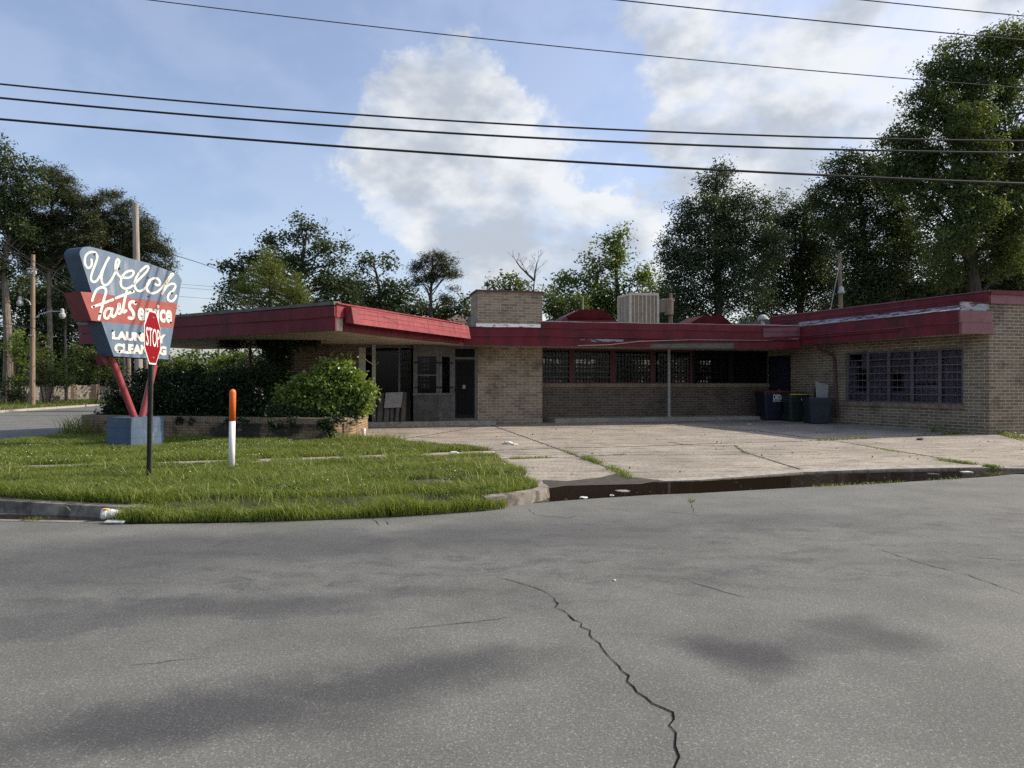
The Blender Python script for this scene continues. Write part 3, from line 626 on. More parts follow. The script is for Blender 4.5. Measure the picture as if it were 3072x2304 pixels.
b = MB(); b.tube([C.off(.05).P(1733,1037), C.off(.05).P(1830,1034), C.off(.06).P(1916,1024), C.off(.05).P(2075,1019), C.off(.05).P(2296,1021), C.off(.05).P(2395,1016)], .014, 6); part('loose_trim', b, M['white'])
b = boards(C, C.t(1740), C.t(2400), 3.045, 3.095, .075, .0, .008, 5); part('gutter_rail', b, M['red'])
b = MB(); q = C.off(.006)
b.slab([q.P(1737,1018), q.P(1800,1016), q.P(1872,1019), q.P(1868,1025), q.P(1800,1027), q.P(1755,1022)], V3(-C.n*.004, 0)); part('bare_patch', b, M['flake'])
b = MB(); b.slab([q.P(1952,1032), q.P(2204,1029), q.P(2204,1045), q.P(1952,1043)], V3(-C.n*.004, 0)); part('bare_board', b, surf('bare_board_green', (.13,.135,.11), (.09,.09,.075), rough=.9, scale=5, stretch=(1,1,4)))
b = MB(); b.slab([C.off(.03).P(2204,1030), C.off(.03).P(2400,1022), C.off(.03).P(2400,1044), C.off(.03).P(2204,1047)], V3(-C.n*.02, 0)); part('fascia_patch', b, M['red'])
# flashing at pier foot
b = MB(); Fm = A.off(.03)
b.hex([Fm.off(.22).at(A.t(1430)-.05, 3.37), Fm.off(.22).at(A.t(1629)+.05, 3.37), Fm.at(A.t(1629)+.03, 3.37), Fm.at(A.t(1430)-.03, 3.37)],
      [Fm.off(.20).at(A.t(1430)-.05, 3.385), Fm.off(.20).at(A.t(1629)+.05, 3.385), Fm.at(A.t(1629)+.03, 3.56), Fm.at(A.t(1430)-.03, 3.56)]); part('flashing', b, M['flake'])
# wing parapet and fascia
tw = WF.tof(CW)
part('parapet', boards(W, -.05, 8.2, 3.76, 4.06, .06, .12, .008, 7), M['red'])
part('parapet', boards(W, -.07, 8.2, 4.065, 4.10, .09, .15, .008, 7), M['redpale'])
part('parapet', boards(WN, -.0, 12, 3.74, 3.98, .06, .06, .006, 8), M['redpale'])
part('parapet', boards(WN, -.02, 12, 3.985, 4.10, .09, .10, .006, 9), M['red'])
b = MB(); e1 = W.tof(CW)+.8
b.hex([WF.off(-.03).at(0, 3.53), WF.off(-.03).at(tw, 3.50), W.off(.06).at(e1, 3.50), W.off(.06).at(0, 3.53)],
      [WF.off(-.01).at(0, 3.56), WF.off(-.01).at(tw, 3.53), W.off(.065).at(e1, 3.77), W.off(.065).at(0, 3.77)]); part('flaking_ledge', b, M['flake'])
part('fascia', boards(WF, .0, tw, 3.2, 3.535, .02, .05, .008, 11), M['red'])
part('fascia', boards(WF, .0, tw, 2.89, 3.195, 0, .05, .008, 12), M['red'])
part('gutter_rail', boards(WF, 1.9, tw, 3.11, 3.16, .05, .0, .006, 13), M['red'])
FR = VP(WF.off(.02).at(0,0), (Vector(W.at(0,0)[:2])-Vector(WF.off(.02).at(0,0)[:2])))
FR.n = FR.n if FR.n.y < 0 else -FR.n
fl_ = (Vector(W.at(0,0)[:2])-FR.p).length+.07
part('fascia_return', boards(FR, -.02, fl_, 3.20, 3.52, .03, .03, .004, 14), M['redpale'])
part('fascia_return', boards(FR, -.0, fl_+.03, 2.89, 3.195, .06, .03, .004, 15), M['redpale'])
part('fascia_return', boards(FR, .02, fl_, 3.525, 3.76, .0, .03, .004, 16), M['flake'])
# post, downspout
b = MB(); pq = C.off(-.12).xy(2007); pq = A.off(-.35).xy(2007)
b.tube([V3(pq, .34), V3(pq, 2.8)], .052, 12); b.tube([V3(pq, .35), V3(pq, .38)], .09, 12); part('post', b, M['white'], smooth=False)
b = MB(); b.tube([WF.off(-.1).P(2440,1030), WF.off(-.1).P(2448,1043), W.off(.09).P(2498,1064), W.off(.07).P(2503,1080), W.off(.07).P(2507,1160), W.off(.10).P(2512,1250)], .045, 10); part('downspout', b, surf('rust_brown_pipe', (.11,.05,.04), (.08,.035,.03), rough=.7, scale=8))
# ---- main window band: bays between red mullions
mull = [1628, 1717, 1840, 1960, 2079, 2195, 2303]
for i in range(6):
    a_, c_ = B.t(mull[i]), B.t(mull[i+1])
    fr = MB(); w0, w1 = a_+(.10 if i else .03), c_-(.10 if i < 5 else .06)
    fr.wall(B, a_+.002, w0, 1.56, 2.84, -.04, .12); fr.wall(B, w1, c_-.002, 1.56, 2.84, -.04, .12)
    fr.wall(B, w0, w1, 1.56, 1.60, -.05, .11); fr.wall(B, w0, w1, 2.72, 2.84, -.05, .11)
    win = part('window', fr, M['redframe'] if i < 4 else M['black'])
    gm = MB(); gm.wall(B, w0-.02, w1+.02, 1.59, 2.73, -.10, .104); part('pane', gm, M['glass'], win)
    gr = MB(); n = int((w1-w0)/.115)
    for k in range(1, n): t_ = w0+(w1-w0)*k/n; gr.wall(B, t_-.007, t_+.007, 1.60, 2.72, -.065, .079)
    for k in range(1, 6): z = 1.60+1.12*k/6; gr.wall(B, w0, w1, z-.012, z+.012, -.05, .064)
    part('security_bars', gr, M['mutin'] if i in (0, 1) else M['black'], win)
# papers inside the last window, lettered sideways
def text_mesh(s, corners, vec, bold=.02):
    """text fitted to four 3-D corners: bottom-left, bottom-right, top-right, top-left"""
    cu = bpy.data.curves.new('lettering', 'FONT'); cu.body = s; cu.offset = bold; cu.resolution_u = 3
    o = bpy.data.objects.new('lettering', cu); COL.objects.link(o)
    dg = bpy.context.evaluated_depsgraph_get(); me = bpy.data.meshes.new_from_object(o.evaluated_get(dg))
    COL.objects.unlink(o); bpy.data.objects.remove(o); bpy.data.curves.remove(cu)
    xs = [v.co.x for v in me.vertices]; ys = [v.co.y for v in me.vertices]; x0, x1, y0, y1 = min(xs), max(xs), min(ys), max(ys)
    bl, brr, tr, tl = [Vector(c) for c in corners]
    for v in me.vertices:
        u, w = (v.co.x-x0)/(x1-x0), (v.co.y-y0)/(y1-y0)
        v.co = (bl*(1-u)+brr*u)*(1-w)+(tl*(1-u)+tr*u)*w
    bm = bmesh.new(); bm.from_mesh(me); r = bmesh.ops.extrude_face_region(bm, geom=bm.faces[:])
    for e_ in r['geom']:
        if isinstance(e_, bmesh.types.BMVert): e_.co += Vector(vec)
    bmesh.ops.recalc_face_normals(bm, faces=bm.faces); bm.to_mesh(me); bm.free(); me.materials.clear()
    for p_ in me.polygons: p_.use_smooth = False
    return me
Bi = B.off(-.14); pp = MB()
for (x0_, x1_, y0_, y1_) in [(2202,2228,1052,1109),(2233,2262,1054,1104),(2266,2300,1054,1108)]: pp.slab([Bi.P(x0_,y1_), Bi.P(x1_,y1_), Bi.P(x1_,y0_), Bi.P(x0_,y0_)], V3(-B.n*.01,0))
pap = part('paper_sheets', pp, M['curtain'], win)
Bj = B.off(-.135)
for (s_, x0_, x1_, y0_, y1_) in [('Pood', 2205, 2222, 1062, 1104), ('Pood', 2240, 2256, 1060, 1101), ('Pood', 2276, 2296, 1060, 1102)]:
    link('lettering', text_mesh(s_, [Bj.P(x1_,y1_), Bj.P(x1_,y0_), Bj.P(x0_,y0_), Bj.P(x0_,y1_)], V3(-B.n*.002,0)), M['black'], win)
# ---- entry storefront on A
zA = lambda py, px=1250: A.z(px, py)
ZT = 2.79
sf = MB()
def wa_(mb, pa, pb, ya, yb, fr=0, bk=.1, pl=A): mb.wall(pl, A.t(pa), A.t(pb), zA(yb), min(ZT, zA(ya)), fr, bk)
b = MB(); b.wall(A, A.t(1076.5), A.t(1097), .2, 2.75, -.01, .12); b.wall(A, A.t(1116), A.t(1127), .33, ZT, .04, .10); part('entry_post', b, M['white'])
b = MB(); b.wall(A, A.t(1077), A.t(1432), 2.70, ZT, -.005, .1)
b.wall(A, A.t(1195), A.t(1201), 1.0, 2.70, .0, .08); b.wall(A, A.t(1255), A.t(1264), .33, 2.70, .0, .08)
b.wall(A, A.t(1424), A.t(1432.6), .33, 2.70, .01, .1); b.wall(A, A.t(1353), A.t(1365), .33, 2.70, .015, .1); b.wall(A, A.t(1365), A.t(1424), 2.35, 2.42, .01, .1)
b.wall(A, A.t(1365), A.t(1424), .33, .40, .01, .1)
b.wall(A, A.t(1127), A.t(1232), .33, 1.02, -.03, .06)
ent = part('storefront', b, M['greywhite'])
b = MB(); b.wall(A, A.t(1128), A.t(1194.5), 1.02, 2.70, -.05, .056); b.wall(A, A.t(1201.5), A.t(1254.5), 1.02, 2.70, -.05, .056); part('pane', b, M['glass'], ent)
gr = MB()
for k in range(10): 
    t_ = A.t(1203)+(A.t(1253)-A.t(1203))*k/9; gr.wall(A, t_-.006, t_+.006, 1.05, 2.6, -.01, .025)
for z in (1.25, 1.6, 1.95, 2.3): gr.wall(A, A.t(1203), A.t(1253), z-.01, z+.01, -.0, .02)
part('security_bars', gr, M['black'], ent)
# bay counter
f1, f2, f3 = A.off(.0).xy(1232), A.off(.38).xy(1318), A.xy(1357)
f1 = A.off(.30).xy(1240)
bay = MB(); bay.slab([V3(f1, .33), V3(f2, .33), V3(f3, .33), V3(A.off(-.01).xy(1240), .33)], (0,0,.84)); 
bo = part('counter_base', bay, M['corr'])
rb = MB()
for (u, v_, n) in [(f1, f2, 34), (f2, f3, 16)]:
    for k in range(n):
        q = u.lerp(v_, (k+.5)/n); rb.tube([V3(q, .34), V3(q, 1.15)], .012, 5)
part('corrugation', rb, M['corr'], bo)
b = MB(); dd = Vector((0,-.05)); b.slab([V3(f1+dd, 1.17), V3(f2+dd, 1.17), V3(f3+dd, 1.17), V3(A.off(-.02).xy(1236), 1.17)], (0,0,.07)); part('counter_sill', b, M['greywhite'])
bw_ = MB(); gls = MB()
def seg(mb, u, v_, a_, c_, za, zb, th=.05):
    p, q = u.lerp(v_, a_), u.lerp(v_, c_); d_ = (v_-u).normalized(); n_ = Vector((-d_.y, d_.x))*th
    mb.slab([V3(p, za), V3(q, za), V3(q+n_, za), V3(p+n_, za)], (0,0,zb-za))
seg(bw_, f1, f2, 0, 1, 2.42, ZT-.005); seg(bw_, f1, f2, 0, .16, 1.24, 2.42); seg(bw_, f1, f2, .88, 1, 1.24, 2.42); seg(bw_, f1, f2, .16, .88, 1.80, 1.84)
seg(bw_, f2, f3, 0.03, 1, 2.42, ZT-.005); seg(bw_, f2, f3, .03, .2, 1.24, 2.42); seg(bw_, f2, f3, .82, 1, 1.24, 2.42)
cw_ = part('counter_window', bw_, M['greywhite'])
seg(gls, f1, f2, .17, .87, 1.25, 1.79, .01); seg(gls, f1, f2, .17, .87, 1.85, 2.41, .01); seg(gls, f2, f3, .21, .81, 1.25, 2.41, .01); part('pane', gls, M['glass'], cw_)
for z in (1.42, 2.22):
    for q in (f1.lerp(f2,.1), f1.lerp(f2,.93), f2.lerp(f3,.12), f2.lerp(f3,.93)):
        hg = MB(); hg.box(V3(q, z)+Vector((.01,-.03,0)), (.09,.05,.035)); part('hinge', hg, M['black'], cw_)
# door
d = MB(); d.wall(A, A.t(1366), A.t(1423), .40, 2.34, -.035, .05)
for (pa, pb, za, zb) in [(1366,1369,.4,2.34),(1420,1423,.4,2.34),(1369,1420,.4,.52),(1369,1420,2.27,2.34)]: d.wall(A, A.t(pa)+.001, A.t(pb)-.001, za+.001, zb-.001, -.0, .034)
dr = part('door', d, M['black'])
gr = MB()
for k in range(1, 12): t_ = A.t(1369)+(A.t(1420)-A.t(1369))*k/12; gr.wall(A, t_-.008, t_+.008, .52, 2.27, .0, .02)
part('security_bars', gr, M['black'], dr)
g = MB(); g.wall(A, A.t(1388), A.t(1396), 1.38, 1.50, .01, .005); part('door_notice', g, M['boardwhite'], dr)
g = MB(); g.box(A.off(.04).at(A.t(1370), 1.35), (.04,.08,.16)); part('handle', g, M['black'], dr)
g = MB(); g.wall(A, A.t(1366), A.t(1423), 2.43, 2.69, -.04, .05)
for k in range(12): t_ = A.t(1367)+(A.t(1422)-A.t(1367))*k/11; g.wall(A, t_-.008, t_+.008, 2.43, 2.69, .0, .02)
part('transom_window', g, M['black'])
# ---- canopy
b = MB(); kk = [V3(K1, 0), V3(K2, 0), (-1.4, 25.2, 0), (-7.2, 25.0, 0), (-11.4, 25.9, 0), V3(K3, 0)]
cen = Vector((-6.5, 22, 0))
kk = [Vector(p)+(cen-Vector(p)).normalized()*.06 for p in kk]
b.slab([p+Vector((0,0,2.80)) for p in kk], (0,0,.55)); can = part('canopy', b, M['soffit'])
b = MB(); b.slab([p+(Vector(p)-cen).normalized()*.05+Vector((0,0,3.40)) for p in kk], (0,0,.05)); part('roof_felt', b, M['roof'], can)
tl = (K3-K1).length; tr = (K2-K1).length
def tcan(pl, q): return pl.tof(q)
sgn = 1
part('fascia', boards(CL, 0, tl, 2.78, 3.10, 0, .05, .005, 21), M['red'], can)
part('fascia', boards(CL, .0, tl, 3.105, 3.37, .03, .05, .008, 22), M['red'], can)
part('roof_edge', boards(CL, .0, tl, 3.375, 3.46, .05, .2, .014, 23, step=1.6), M['roof'], can)
part('fascia', boards(CRt, .35, tr, 2.78, 3.10, 0, .05, .012, 24), M['red'], can)
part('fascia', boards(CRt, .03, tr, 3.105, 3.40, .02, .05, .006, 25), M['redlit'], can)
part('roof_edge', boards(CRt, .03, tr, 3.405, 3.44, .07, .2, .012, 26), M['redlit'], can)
part('bare_board', boards(CRt, .05, .35, 2.79, 3.10, -.06, .05, .0, 26), M['white'], can)
# protruding panelled box along the right edge
pb0, pb1 = CRt.t(1031), tr-.02
b = MB(); f0, f1_ = CRt.off(.30), CRt.off(.22)
b.hex([f0.at(pb0, 2.95), f0.at(pb1, 2.95), f1_.at(pb1, 3.36), f1_.at(pb0, 3.36)], [CRt.off(.05).at(pb0-.0, 2.99), CRt.off(.05).at(pb1, 2.99), CRt.off(.05).at(pb1, 3.385), CRt.off(.05).at(pb0, 3.385)])
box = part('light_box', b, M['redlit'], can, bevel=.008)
sm = MB(); fq = lambda t_, z: f0.off(.003-(z-2.95)/.41*.08).at(t_, z)
for z in (3.10, 3.22, 3.32): sm.tube([fq(pb0+.25, z), fq(pb1-.1, z)], .005, 4)
for t_ in (1.05, 1.9, 2.7, 3.5, 4.3, 5.05): 
    if pb0+t_ < pb1: sm.tube([fq(pb0+t_, 3.0), fq(pb0+t_, 3.34)], .005, 4)
sm.tube([fq(pb0+1.05, 3.3), fq(pb0+1.9, 3.12)], .004, 4); part('panel_seams', sm, M['signreddark'], box)
# red thin post and a plain one under the far edge
b = MB(); q = P3(750, 1060, 24.8); b.tube([(q.x, q.y, .1), (q.x, q.y, 2.8)], .05, 8); part('canopy_post', b, M['redpale'], can)

# ------------------------------------------------------------------ things on the roof
ac = empty('rooftop_cooler', P3(1890, 968, 29), 'beige louvred evaporative cooler on the roof between two red hoods', 'cooler')
fp = P3(1890, 968, 28.6); fp.z = 3.35; ad = Vector((1, .12)).normalized(); al = Vector((-.27, .96)).normalized()
w1_ = 1.20; w2_ = 1.2; top = 5.22
c = [Vector(fp[:2]), Vector(fp[:2])+ad*w1_, Vector(fp[:2])+ad*w1_+al*w2_, Vector(fp[:2])+al*w2_]
b = MB(); b.slab([V3(x, 3.45) for x in c], (0,0,.14)); b.slab([V3(x, top-.10) for x in c], (0,0,.10))
for x in c:
    m_ = (c[0]+c[2])/2; xi = x+(m_-x)*.07; b.box(V3(x.lerp(m_, .045), (3.59+top-.1)/2), (.09,.09,top-.1-3.59))
b.box(V3((c[0]+c[2])/2, 3.40), (1.0,1.0,.12)); b.build('housing', M['acpaint'], ac)
b = MB(); ci = [x.lerp((c[0]+c[2])/2, .06) for x in c]; b.slab([V3(x, 3.59) for x in ci], (0,0,top-.1-3.59)); b.build('pad', M['acpad'], ac)
b = MB()
for (u, v_, n) in [(c[0], c[1], 7), (c[3], c[0], 7)]:
    for k in range(1, n):
        q = u.lerp(v_, k/n); q = q.lerp((c[0]+c[2])/2, .03); b.box(V3(q, (3.59+top-.1)/2), (.03 if k != 4 else .05, .03, top-.1-3.59))
b.build('louvre_slats', M['acpaint'], ac)
def hood(pa, pb, ptop, Y, label):
    cx = (P3(pa, 0, Y).x+P3(pb, 0, Y).x)/2; hw = (P3(pb, 0, Y).x-P3(pa, 0, Y).x)/2; zt = P3(pa, ptop, Y).z; zb = 3.35; zs = zt-.42
    e_ = empty('roof_hood', (cx, Y, zb), label, 'roof vent', 'red metal hoods on the roof')
    prof = [(-1, zs), (-.82, zs+.18), (-.35, zt), (.42, zt), (.8, zs+.16), (1, zs)]
    b = MB(); dep = 1.7
    b.slab([Vector((cx+hw*x*1.0, Y-.0+(abs(x)**3)*.35, z)) for x, z in prof], (-.25, dep, .05)); b.build('hood', M['red'], e_, bevel=.02)
    b = MB(); b.box((cx, Y+.8, (zb+zs)/2+.02), (hw*1.75, 1.2, zs-zb+.06)); b.build('curb', M['red'], e_)
    b = MB(); b.slab([Vector((cx+hw*x*1.03, Y-.03+(abs(x)**3)*.35, z)) for x, z in [(-1, zs-.01), (-.82, zs+.17), (-.78, zs+.15), (-.72, zs-.01)]], (0, .05, 0)); b.build('rim', M['signreddark'], e_)
hood(1684, 1858, 928, 26.3, 'larger red metal hood left of the beige cooler')
hood(2066, 2212, 946, 27.5, 'smaller red metal hood right of the beige cooler')
mv = empty('roof_vent', P3(2288, 966, 26.5), 'small white mushroom vent pipe at the inner corner of the roof', 'vent pipe')
q = P3(2288, 966, 26.5); b = MB(); b.lathe([(.06,3.3-q.z),(.06,.10)], q, 10); b.build('pipe', M['galv'], mv)
b = MB(); b.lathe([(.16,.06),(.20,.10),(.17,.20),(.08,.27),(.0,.28)], q, 12); b.build('cap', M['white'], mv)
sv = MB(); q = P3(1462, 852, 24.4); sv.tube([(q.x,q.y,4.7),(q.x,q.y,q.z)], .02, 6); sv.tube([(q.x,q.y,q.z-.05),(q.x-.01,q.y,q.z+.05)], .04, 8)
tag(sv.build('pipe_stub', M['black']), 'thin dark vent pipe standing on top of the brick pier', 'vent pipe')
lv = empty('louvre_unit', P3(1418, 975, 25.4), 'dark grey louvred unit tucked against the left of the brick pier', 'air conditioner')
b = MB(); x0_, x1_ = P3(1402, 0, 25.4).x, P3(1431, 0, 25.4).x; b.box(((x0_+x1_)/2, 25.7, 3.62), (x1_-x0_, .6, .74)); b.build('cabinet', surf('grey_louvre', (.07,.08,.085), (.05,.055,.06), rough=.6, scale=5), lv)
b = MB(); [b.box(((x0_+x1_)/2, 25.385, 3.45+i*.075), (x1_-x0_-.02, .03, .03)) for i in range(7)]; b.build('louvre_slats', M['galv'], lv)

# ------------------------------------------------------------------ planter, sign
pl = empty('brick_planter', (-7.5, 18, .1), 'long low weathered brick planter around the dark hedge', 'planter')
PA, PB_, PC = Vector((-11.35, 18.75)), Vector((-4.34, 16.8)), Vector((-3.93, 17.6)); PD = Vector((-4.1, 20.2)); PE = Vector((-11.8, 20.8))
ring = [PA, PB_, PC, PD, PE]; cen2 = Vector((-7.5, 18.9))
def inset(r, k):
    out = []
    n = len(r)
    for i in range(n):
        a_ = (r[i]-r[i-1]).normalized(); c_ = (r[(i+1) % n]-r[i]).normalized(); na = Vector((-a_.y, a_.x)); nc = Vector((-c_.y, c_.x)); m_ = (na+nc).normalized()
        out.append(r[i]+m_*(k/max(.4, m_.dot(na))))
    return out
ri = inset(ring, .22)
b = MB(); cp = MB()
for i in range(5):
    u, v_, v2, u2 = ring[i], ring[(i+1) % 5], ri[(i+1) % 5], ri[i]
    b.slab([V3(u, 0), V3(v_, 0), V3(v2, 0), V3(u2, 0)], (0,0,.56))
o_ = inset(ring, -.012); oi = inset(ring, .23)
for i in range(5): cp.slab([V3(o_[i], .562), V3(o_[(i+1) % 5], .562), V3(oi[(i+1) % 5], .562), V3(oi[i], .562)], (0,0,.145))
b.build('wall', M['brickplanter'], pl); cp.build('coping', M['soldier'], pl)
b = MB(); b.slab([V3(x, .40) for x in inset(ring, .21)], (0,0,.12)); b.build('soil', M['soil'], pl)
b = MB(); q = PB_.lerp(PC, .52); n_ = Vector(((PC-PB_).y, -(PC-PB_).x)).normalized(); b.slab([V3(q+n_*.005, .2), V3(q+n_*.005+(PC-PB_).normalized()*.09, .2), V3(q+n_*.005+(PC-PB_).normalized()*.075, .56), V3(q+n_*.005+(PC-PB_).normalized()*.03, .56)], V3(-n_*.01, 0)); b.build('missing_brick_gap', M['black'], pl)

S = VP((-8.08, 15.55), (.437, 1)); S.n = Vector((1, -.437)).normalized()
sg = empty('laundry_sign', (-8.26, 15.62, .13), 'old blue and red laundry sign in a slanted panel on a red V of posts', 'sign')
zp = lambda x, y: (170+.27125*x, 700+.27125*y)
def SP(x, y, off=0.0):
    return S.off(off).P(*zp(x, y))
def sign_block(pts, depth, mat_f, mat_s, name):
    pts3 = [SP(*p) for p in pts]; back = V3(-S.n*depth, 0)
    body = MB(); body.slab([p-V3(S.n*.003, 0) for p in pts3], back); o = body.build(name, mat_s, sg)
    f = MB(); f.slab(pts3, V3(-S.n*.0029, 0)); f.build('face', mat_f, o); return o
def rnd_pts(pts): return pts
top_pts = [(388,657), (345,520), (300,380), (258,245), (254,215), (262,185), (285,160), (320,148), (370,147), (470,172), (620,215), (800,275), (1000,325), (1180,390), (1290,430), (1340,455), (1370,490), (1378,530), (1367,610), (1335,779)]
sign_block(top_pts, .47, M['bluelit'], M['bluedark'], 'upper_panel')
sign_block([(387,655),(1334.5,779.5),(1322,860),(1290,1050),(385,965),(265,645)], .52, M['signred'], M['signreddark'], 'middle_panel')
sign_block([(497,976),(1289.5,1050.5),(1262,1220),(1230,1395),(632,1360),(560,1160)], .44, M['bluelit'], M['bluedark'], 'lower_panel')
b = MB(); bo_ = S.off(-.30)
q1, q2, q3 = bo_.P(302,1066), bo_.P(338,1070), bo_.P(316,1098); b.slab([SP(600,1358,-.24), SP(470,1350,-.24), SP(540,1460,-.24)], V3(-S.n*.2, 0)); b.build('arrow_tip', M['signreddark'], sg)
# pedestal
pc = Vector((-8.11, 15.1)); pf = Vector((.437, 1)).normalized(); pn = Vector((-1, .437)).normalized()
b = MB(); sq = [pc, pc+pf*.84, pc+pf*.84+pn*.76, pc+pn*.76]
b.slab([V3(x, .1) for x in sq], (0,0,.70)); b.build('pedestal', M['blue'], sg, bevel=.012)
jn = MB()
for z in (.36, .58):
    sq2 = [x+(x-(sq[0]+sq[2])/2).normalized()*.004 for x in sq]; jn.slab([V3(x, z) for x in sq2], (0,0,.008))
jn.build('block_joint', M['bluedark'], sg)
mid = S.off(-.22); 
for (x0_, y0_, x1_, y1_) in [(403,1252,330,1062), (427,1252,468,1074)]:
    u = mid.P(x0_, y0_); v_ = mid.P(x1_, y1_); u.z = .79; b = MB(); b.tube([u, v_], .072, 16); o = b.build('post', M['postred'], sg, smooth=False)
# lettering
def stroke(pts, w, off, k=5, closed=False):
    P = smooth([(x, y) for x, y in pts], k); b = MB(); vs = []
    for i, p in enumerate(P):
        d_ = (P[min(i+1, len(P)-1)]-P[max(i-1, 0)]).normalized(); s_ = Vector((-d_.y, d_.x))*w/2
        vs += [SP(p.x-s_.x, p.y-s_.y, off), SP(p.x+s_.x, p.y+s_.y, off)]
    n_ = V3(-S.n*.002, 0); m_ = len(vs); b.add(vs+[v+n_ for v in vs], [(2*i, 2*i+1, 2*i+3, 2*i+2) for i in range(len(P)-1)]+[(m_+2*i, m_+2*i+2, m_+2*i+3, m_+2*i+1) for i in range(len(P)-1)]
        +[(2*i, 2*i+2, m_+2*i+2, m_+2*i) for i in range(len(P)-1)]+[(2*i+1, m_+2*i+1, m_+2*i+3, 2*i+3) for i in range(len(P)-1)])
    for q in (P[0], P[-1]):
        ring_ = [SP(q.x+math.cos(a)*w/2, q.y+math.sin(a)*w/2, off+.0004) for a in [2*math.pi*i/12 for i in range(12)]]; b.slab(ring_, n_)
    return b
def strokes(name, lst, w, off=.004):
    tot_ = MB()
    for i, s_ in enumerate(lst):
        q = stroke(s_, w, off+i*.0009); tot_.add(q.v, q.f)
    tot_.build(name, M['enamel'], sg, uv=False)
strokes('lettering', [
    [(385,290),(388,340),(368,378),(335,375),(312,330),(316,265),(345,222),(390,206),(428,215),(450,262),(430,335),(398,415),(380,480),(385,520),(415,538),(455,510),(500,420),(540,335),(578,270)],
    [(545,325),(512,410),(495,490),(508,555),(545,573),(590,535),(640,450),(680,350),(692,305),(672,287),(655,320),(652,400),(675,450),(712,490)],
    [(715,488),(790,492),(838,465),(850,425),(820,413),(765,432),(725,480),(708,545),(720,590),(760,612),(810,598),(860,560),(920,500),(980,440),(1015,395),(1010,368),(980,370),(930,415),(885,480),(862,545),(870,605),(905,638),(950,628),(1000,580),(1030,530)],
    [(1090,560),(1112,575),(1138,565),(1138,530),(1110,500),(1065,500),(1020,530),(995,580),(1005,635),(1050,663),(1105,650),(1160,605),(1215,530),(1265,475),(1285,450)],
    [(1165,670),(1195,600),(1235,520),(1280,465),(1290,452),(1270,452),(1238,500),(1200,580)],
    [(1175,650),(1215,590),(1262,560),(1300,562),(1312,590),(1290,630),(1248,665),(1228,705),(1240,742),(1275,750),(1305,725),(1322,690)]], 25)
strokes('lettering', [
    [(393,745),(410,690),(440,630),(490,598),(535,608),(545,650),(525,720),(505,800),(485,880),(468,950)],
    [(395,815),(500,778),(622,733)], [(605,835),(560,835),(530,880),(532,930),(560,940),(595,900),(612,840)], [(615,835),(605,890),(620,925),(655,900)],
    [(650,905),(675,845),(690,775),(700,820),(712,870),(690,890)], [(775,640),(750,740),(735,840),(742,875),(768,855)], [(655,717),(745,680),(850,643)]], 29, .006)
strokes('lettering', [[(868,775),(842,755),(812,770),(808,815),(835,855),(855,900),(838,940),(800,935)]], 34, .004)
def sign_text(s_, bl, br_, tr_, tl_, bold, off=.006):
    link('lettering', text_mesh(s_, [SP(*bl, off), SP(*br_, off), SP(*tr_, off), SP(*tl_, off)], V3(S.n*.002, 0), bold), M['enamel'], sg)
sign_text('ervice', (893,962), (1275,998), (1278,785+15), (893,755+15), .035)
sign_text('LAUNDRY', (610,1172), (1205,1222), (1207,1120), (610,1076), .065)
sign_text('CLEANING', (637,1325), (1213,1352), (1215,1250), (637,1213), .065)
for (x, y) in [(424,227),(694,388),(836,640),(1277,660),(877,764),(413,810),(482,888),(1262,985),(622,1078),(927,1103),(695,1308),(1015,862),(1010,488),(1016,695)]:
    r_ = 11 if (x, y) not in ((1010,488),(1016,695)) else 7
    b = MB(); b.slab([SP(x+math.cos(a)*r_, y+math.sin(a)*r_*1.05, .0135) for a in [2*math.pi*i/12 for i in range(12)]], V3(-S.n*.002, 0)); b.build('bulb_hole', M['black'], sg, uv=False)

# ------------------------------------------------------------------ stop sign, bollard, stubs
sgn_c = G(445, 1437, .135)
st = empty('stop_sign', sgn_c, 'red octagonal stop sign on a dark steel post in the grass', 'stop sign')
b = MB(); tp = P3(452, 1000, sgn_c.y); bx = sgn_c
for dx, wd, dy in ((-.026,.012,0), (.026,.012,0), (0,.05,.02)):
    b.hex([bx+Vector((dx-wd/2, dy, -.05)), bx+Vector((dx+wd/2, dy, -.05)), bx+Vector((dx+wd/2, dy+.03, -.05)), bx+Vector((dx-wd/2, dy+.03, -.05))],
          [Vector((tp.x+dx-wd/2, tp.y+dy, tp.z)), Vector((tp.x+dx+wd/2, tp.y+dy, tp.z)), Vector((tp.x+dx+wd/2, tp.y+dy+.03, tp.z)), Vector((tp.x+dx-wd/2, tp.y+dy+.03, tp.z))])
b.build('post', surf('dark_green_steel', (.05,.055,.045), (.035,.038,.03), rough=.5, scale=9, metal=.2), st)
sc_ = P3(458, 1013, sgn_c.y-.045); sd = Vector((-.196, .98)).normalized(); snn = Vector((.98, .196, 0))
def octo(r, off): return [sc_+snn*off+V3(sd*(math.cos(a)*r), math.sin(a)*r) for a in [math.radians(22.5+45*i) for i in range(8)]]
R_ = .762/2/math.cos(math.radians(22.5))*1.015
b = MB(); b.slab(octo(R_, .0), snn*-.004); plate = b.build('plate', M['stopwhite'], st)
b = MB(); b.slab(octo(R_-.024, .003), snn*-.0025); b.build('red_field', M['stopred'], plate)
qq = lambda u, z: sc_+snn*.0045+V3(sd*u, z)
link('lettering', text_mesh('STOP', [qq(-.325,-.13), qq(.325,-.13), qq(.325,.135), qq(-.325,.135)], snn*.002, .0), M['stopwhite'], plate)
for z in (.29, -.29): b = MB(); b.tube([qq(0, z), qq(0, z)+snn*.012], .012, 8); b.build('bolt', M['galv'], plate)
q = G(694.5, 1407, .135)
bo_ = empty('marker_post', q, 'round white marker post with an orange top standing in the lawn', 'marker post')
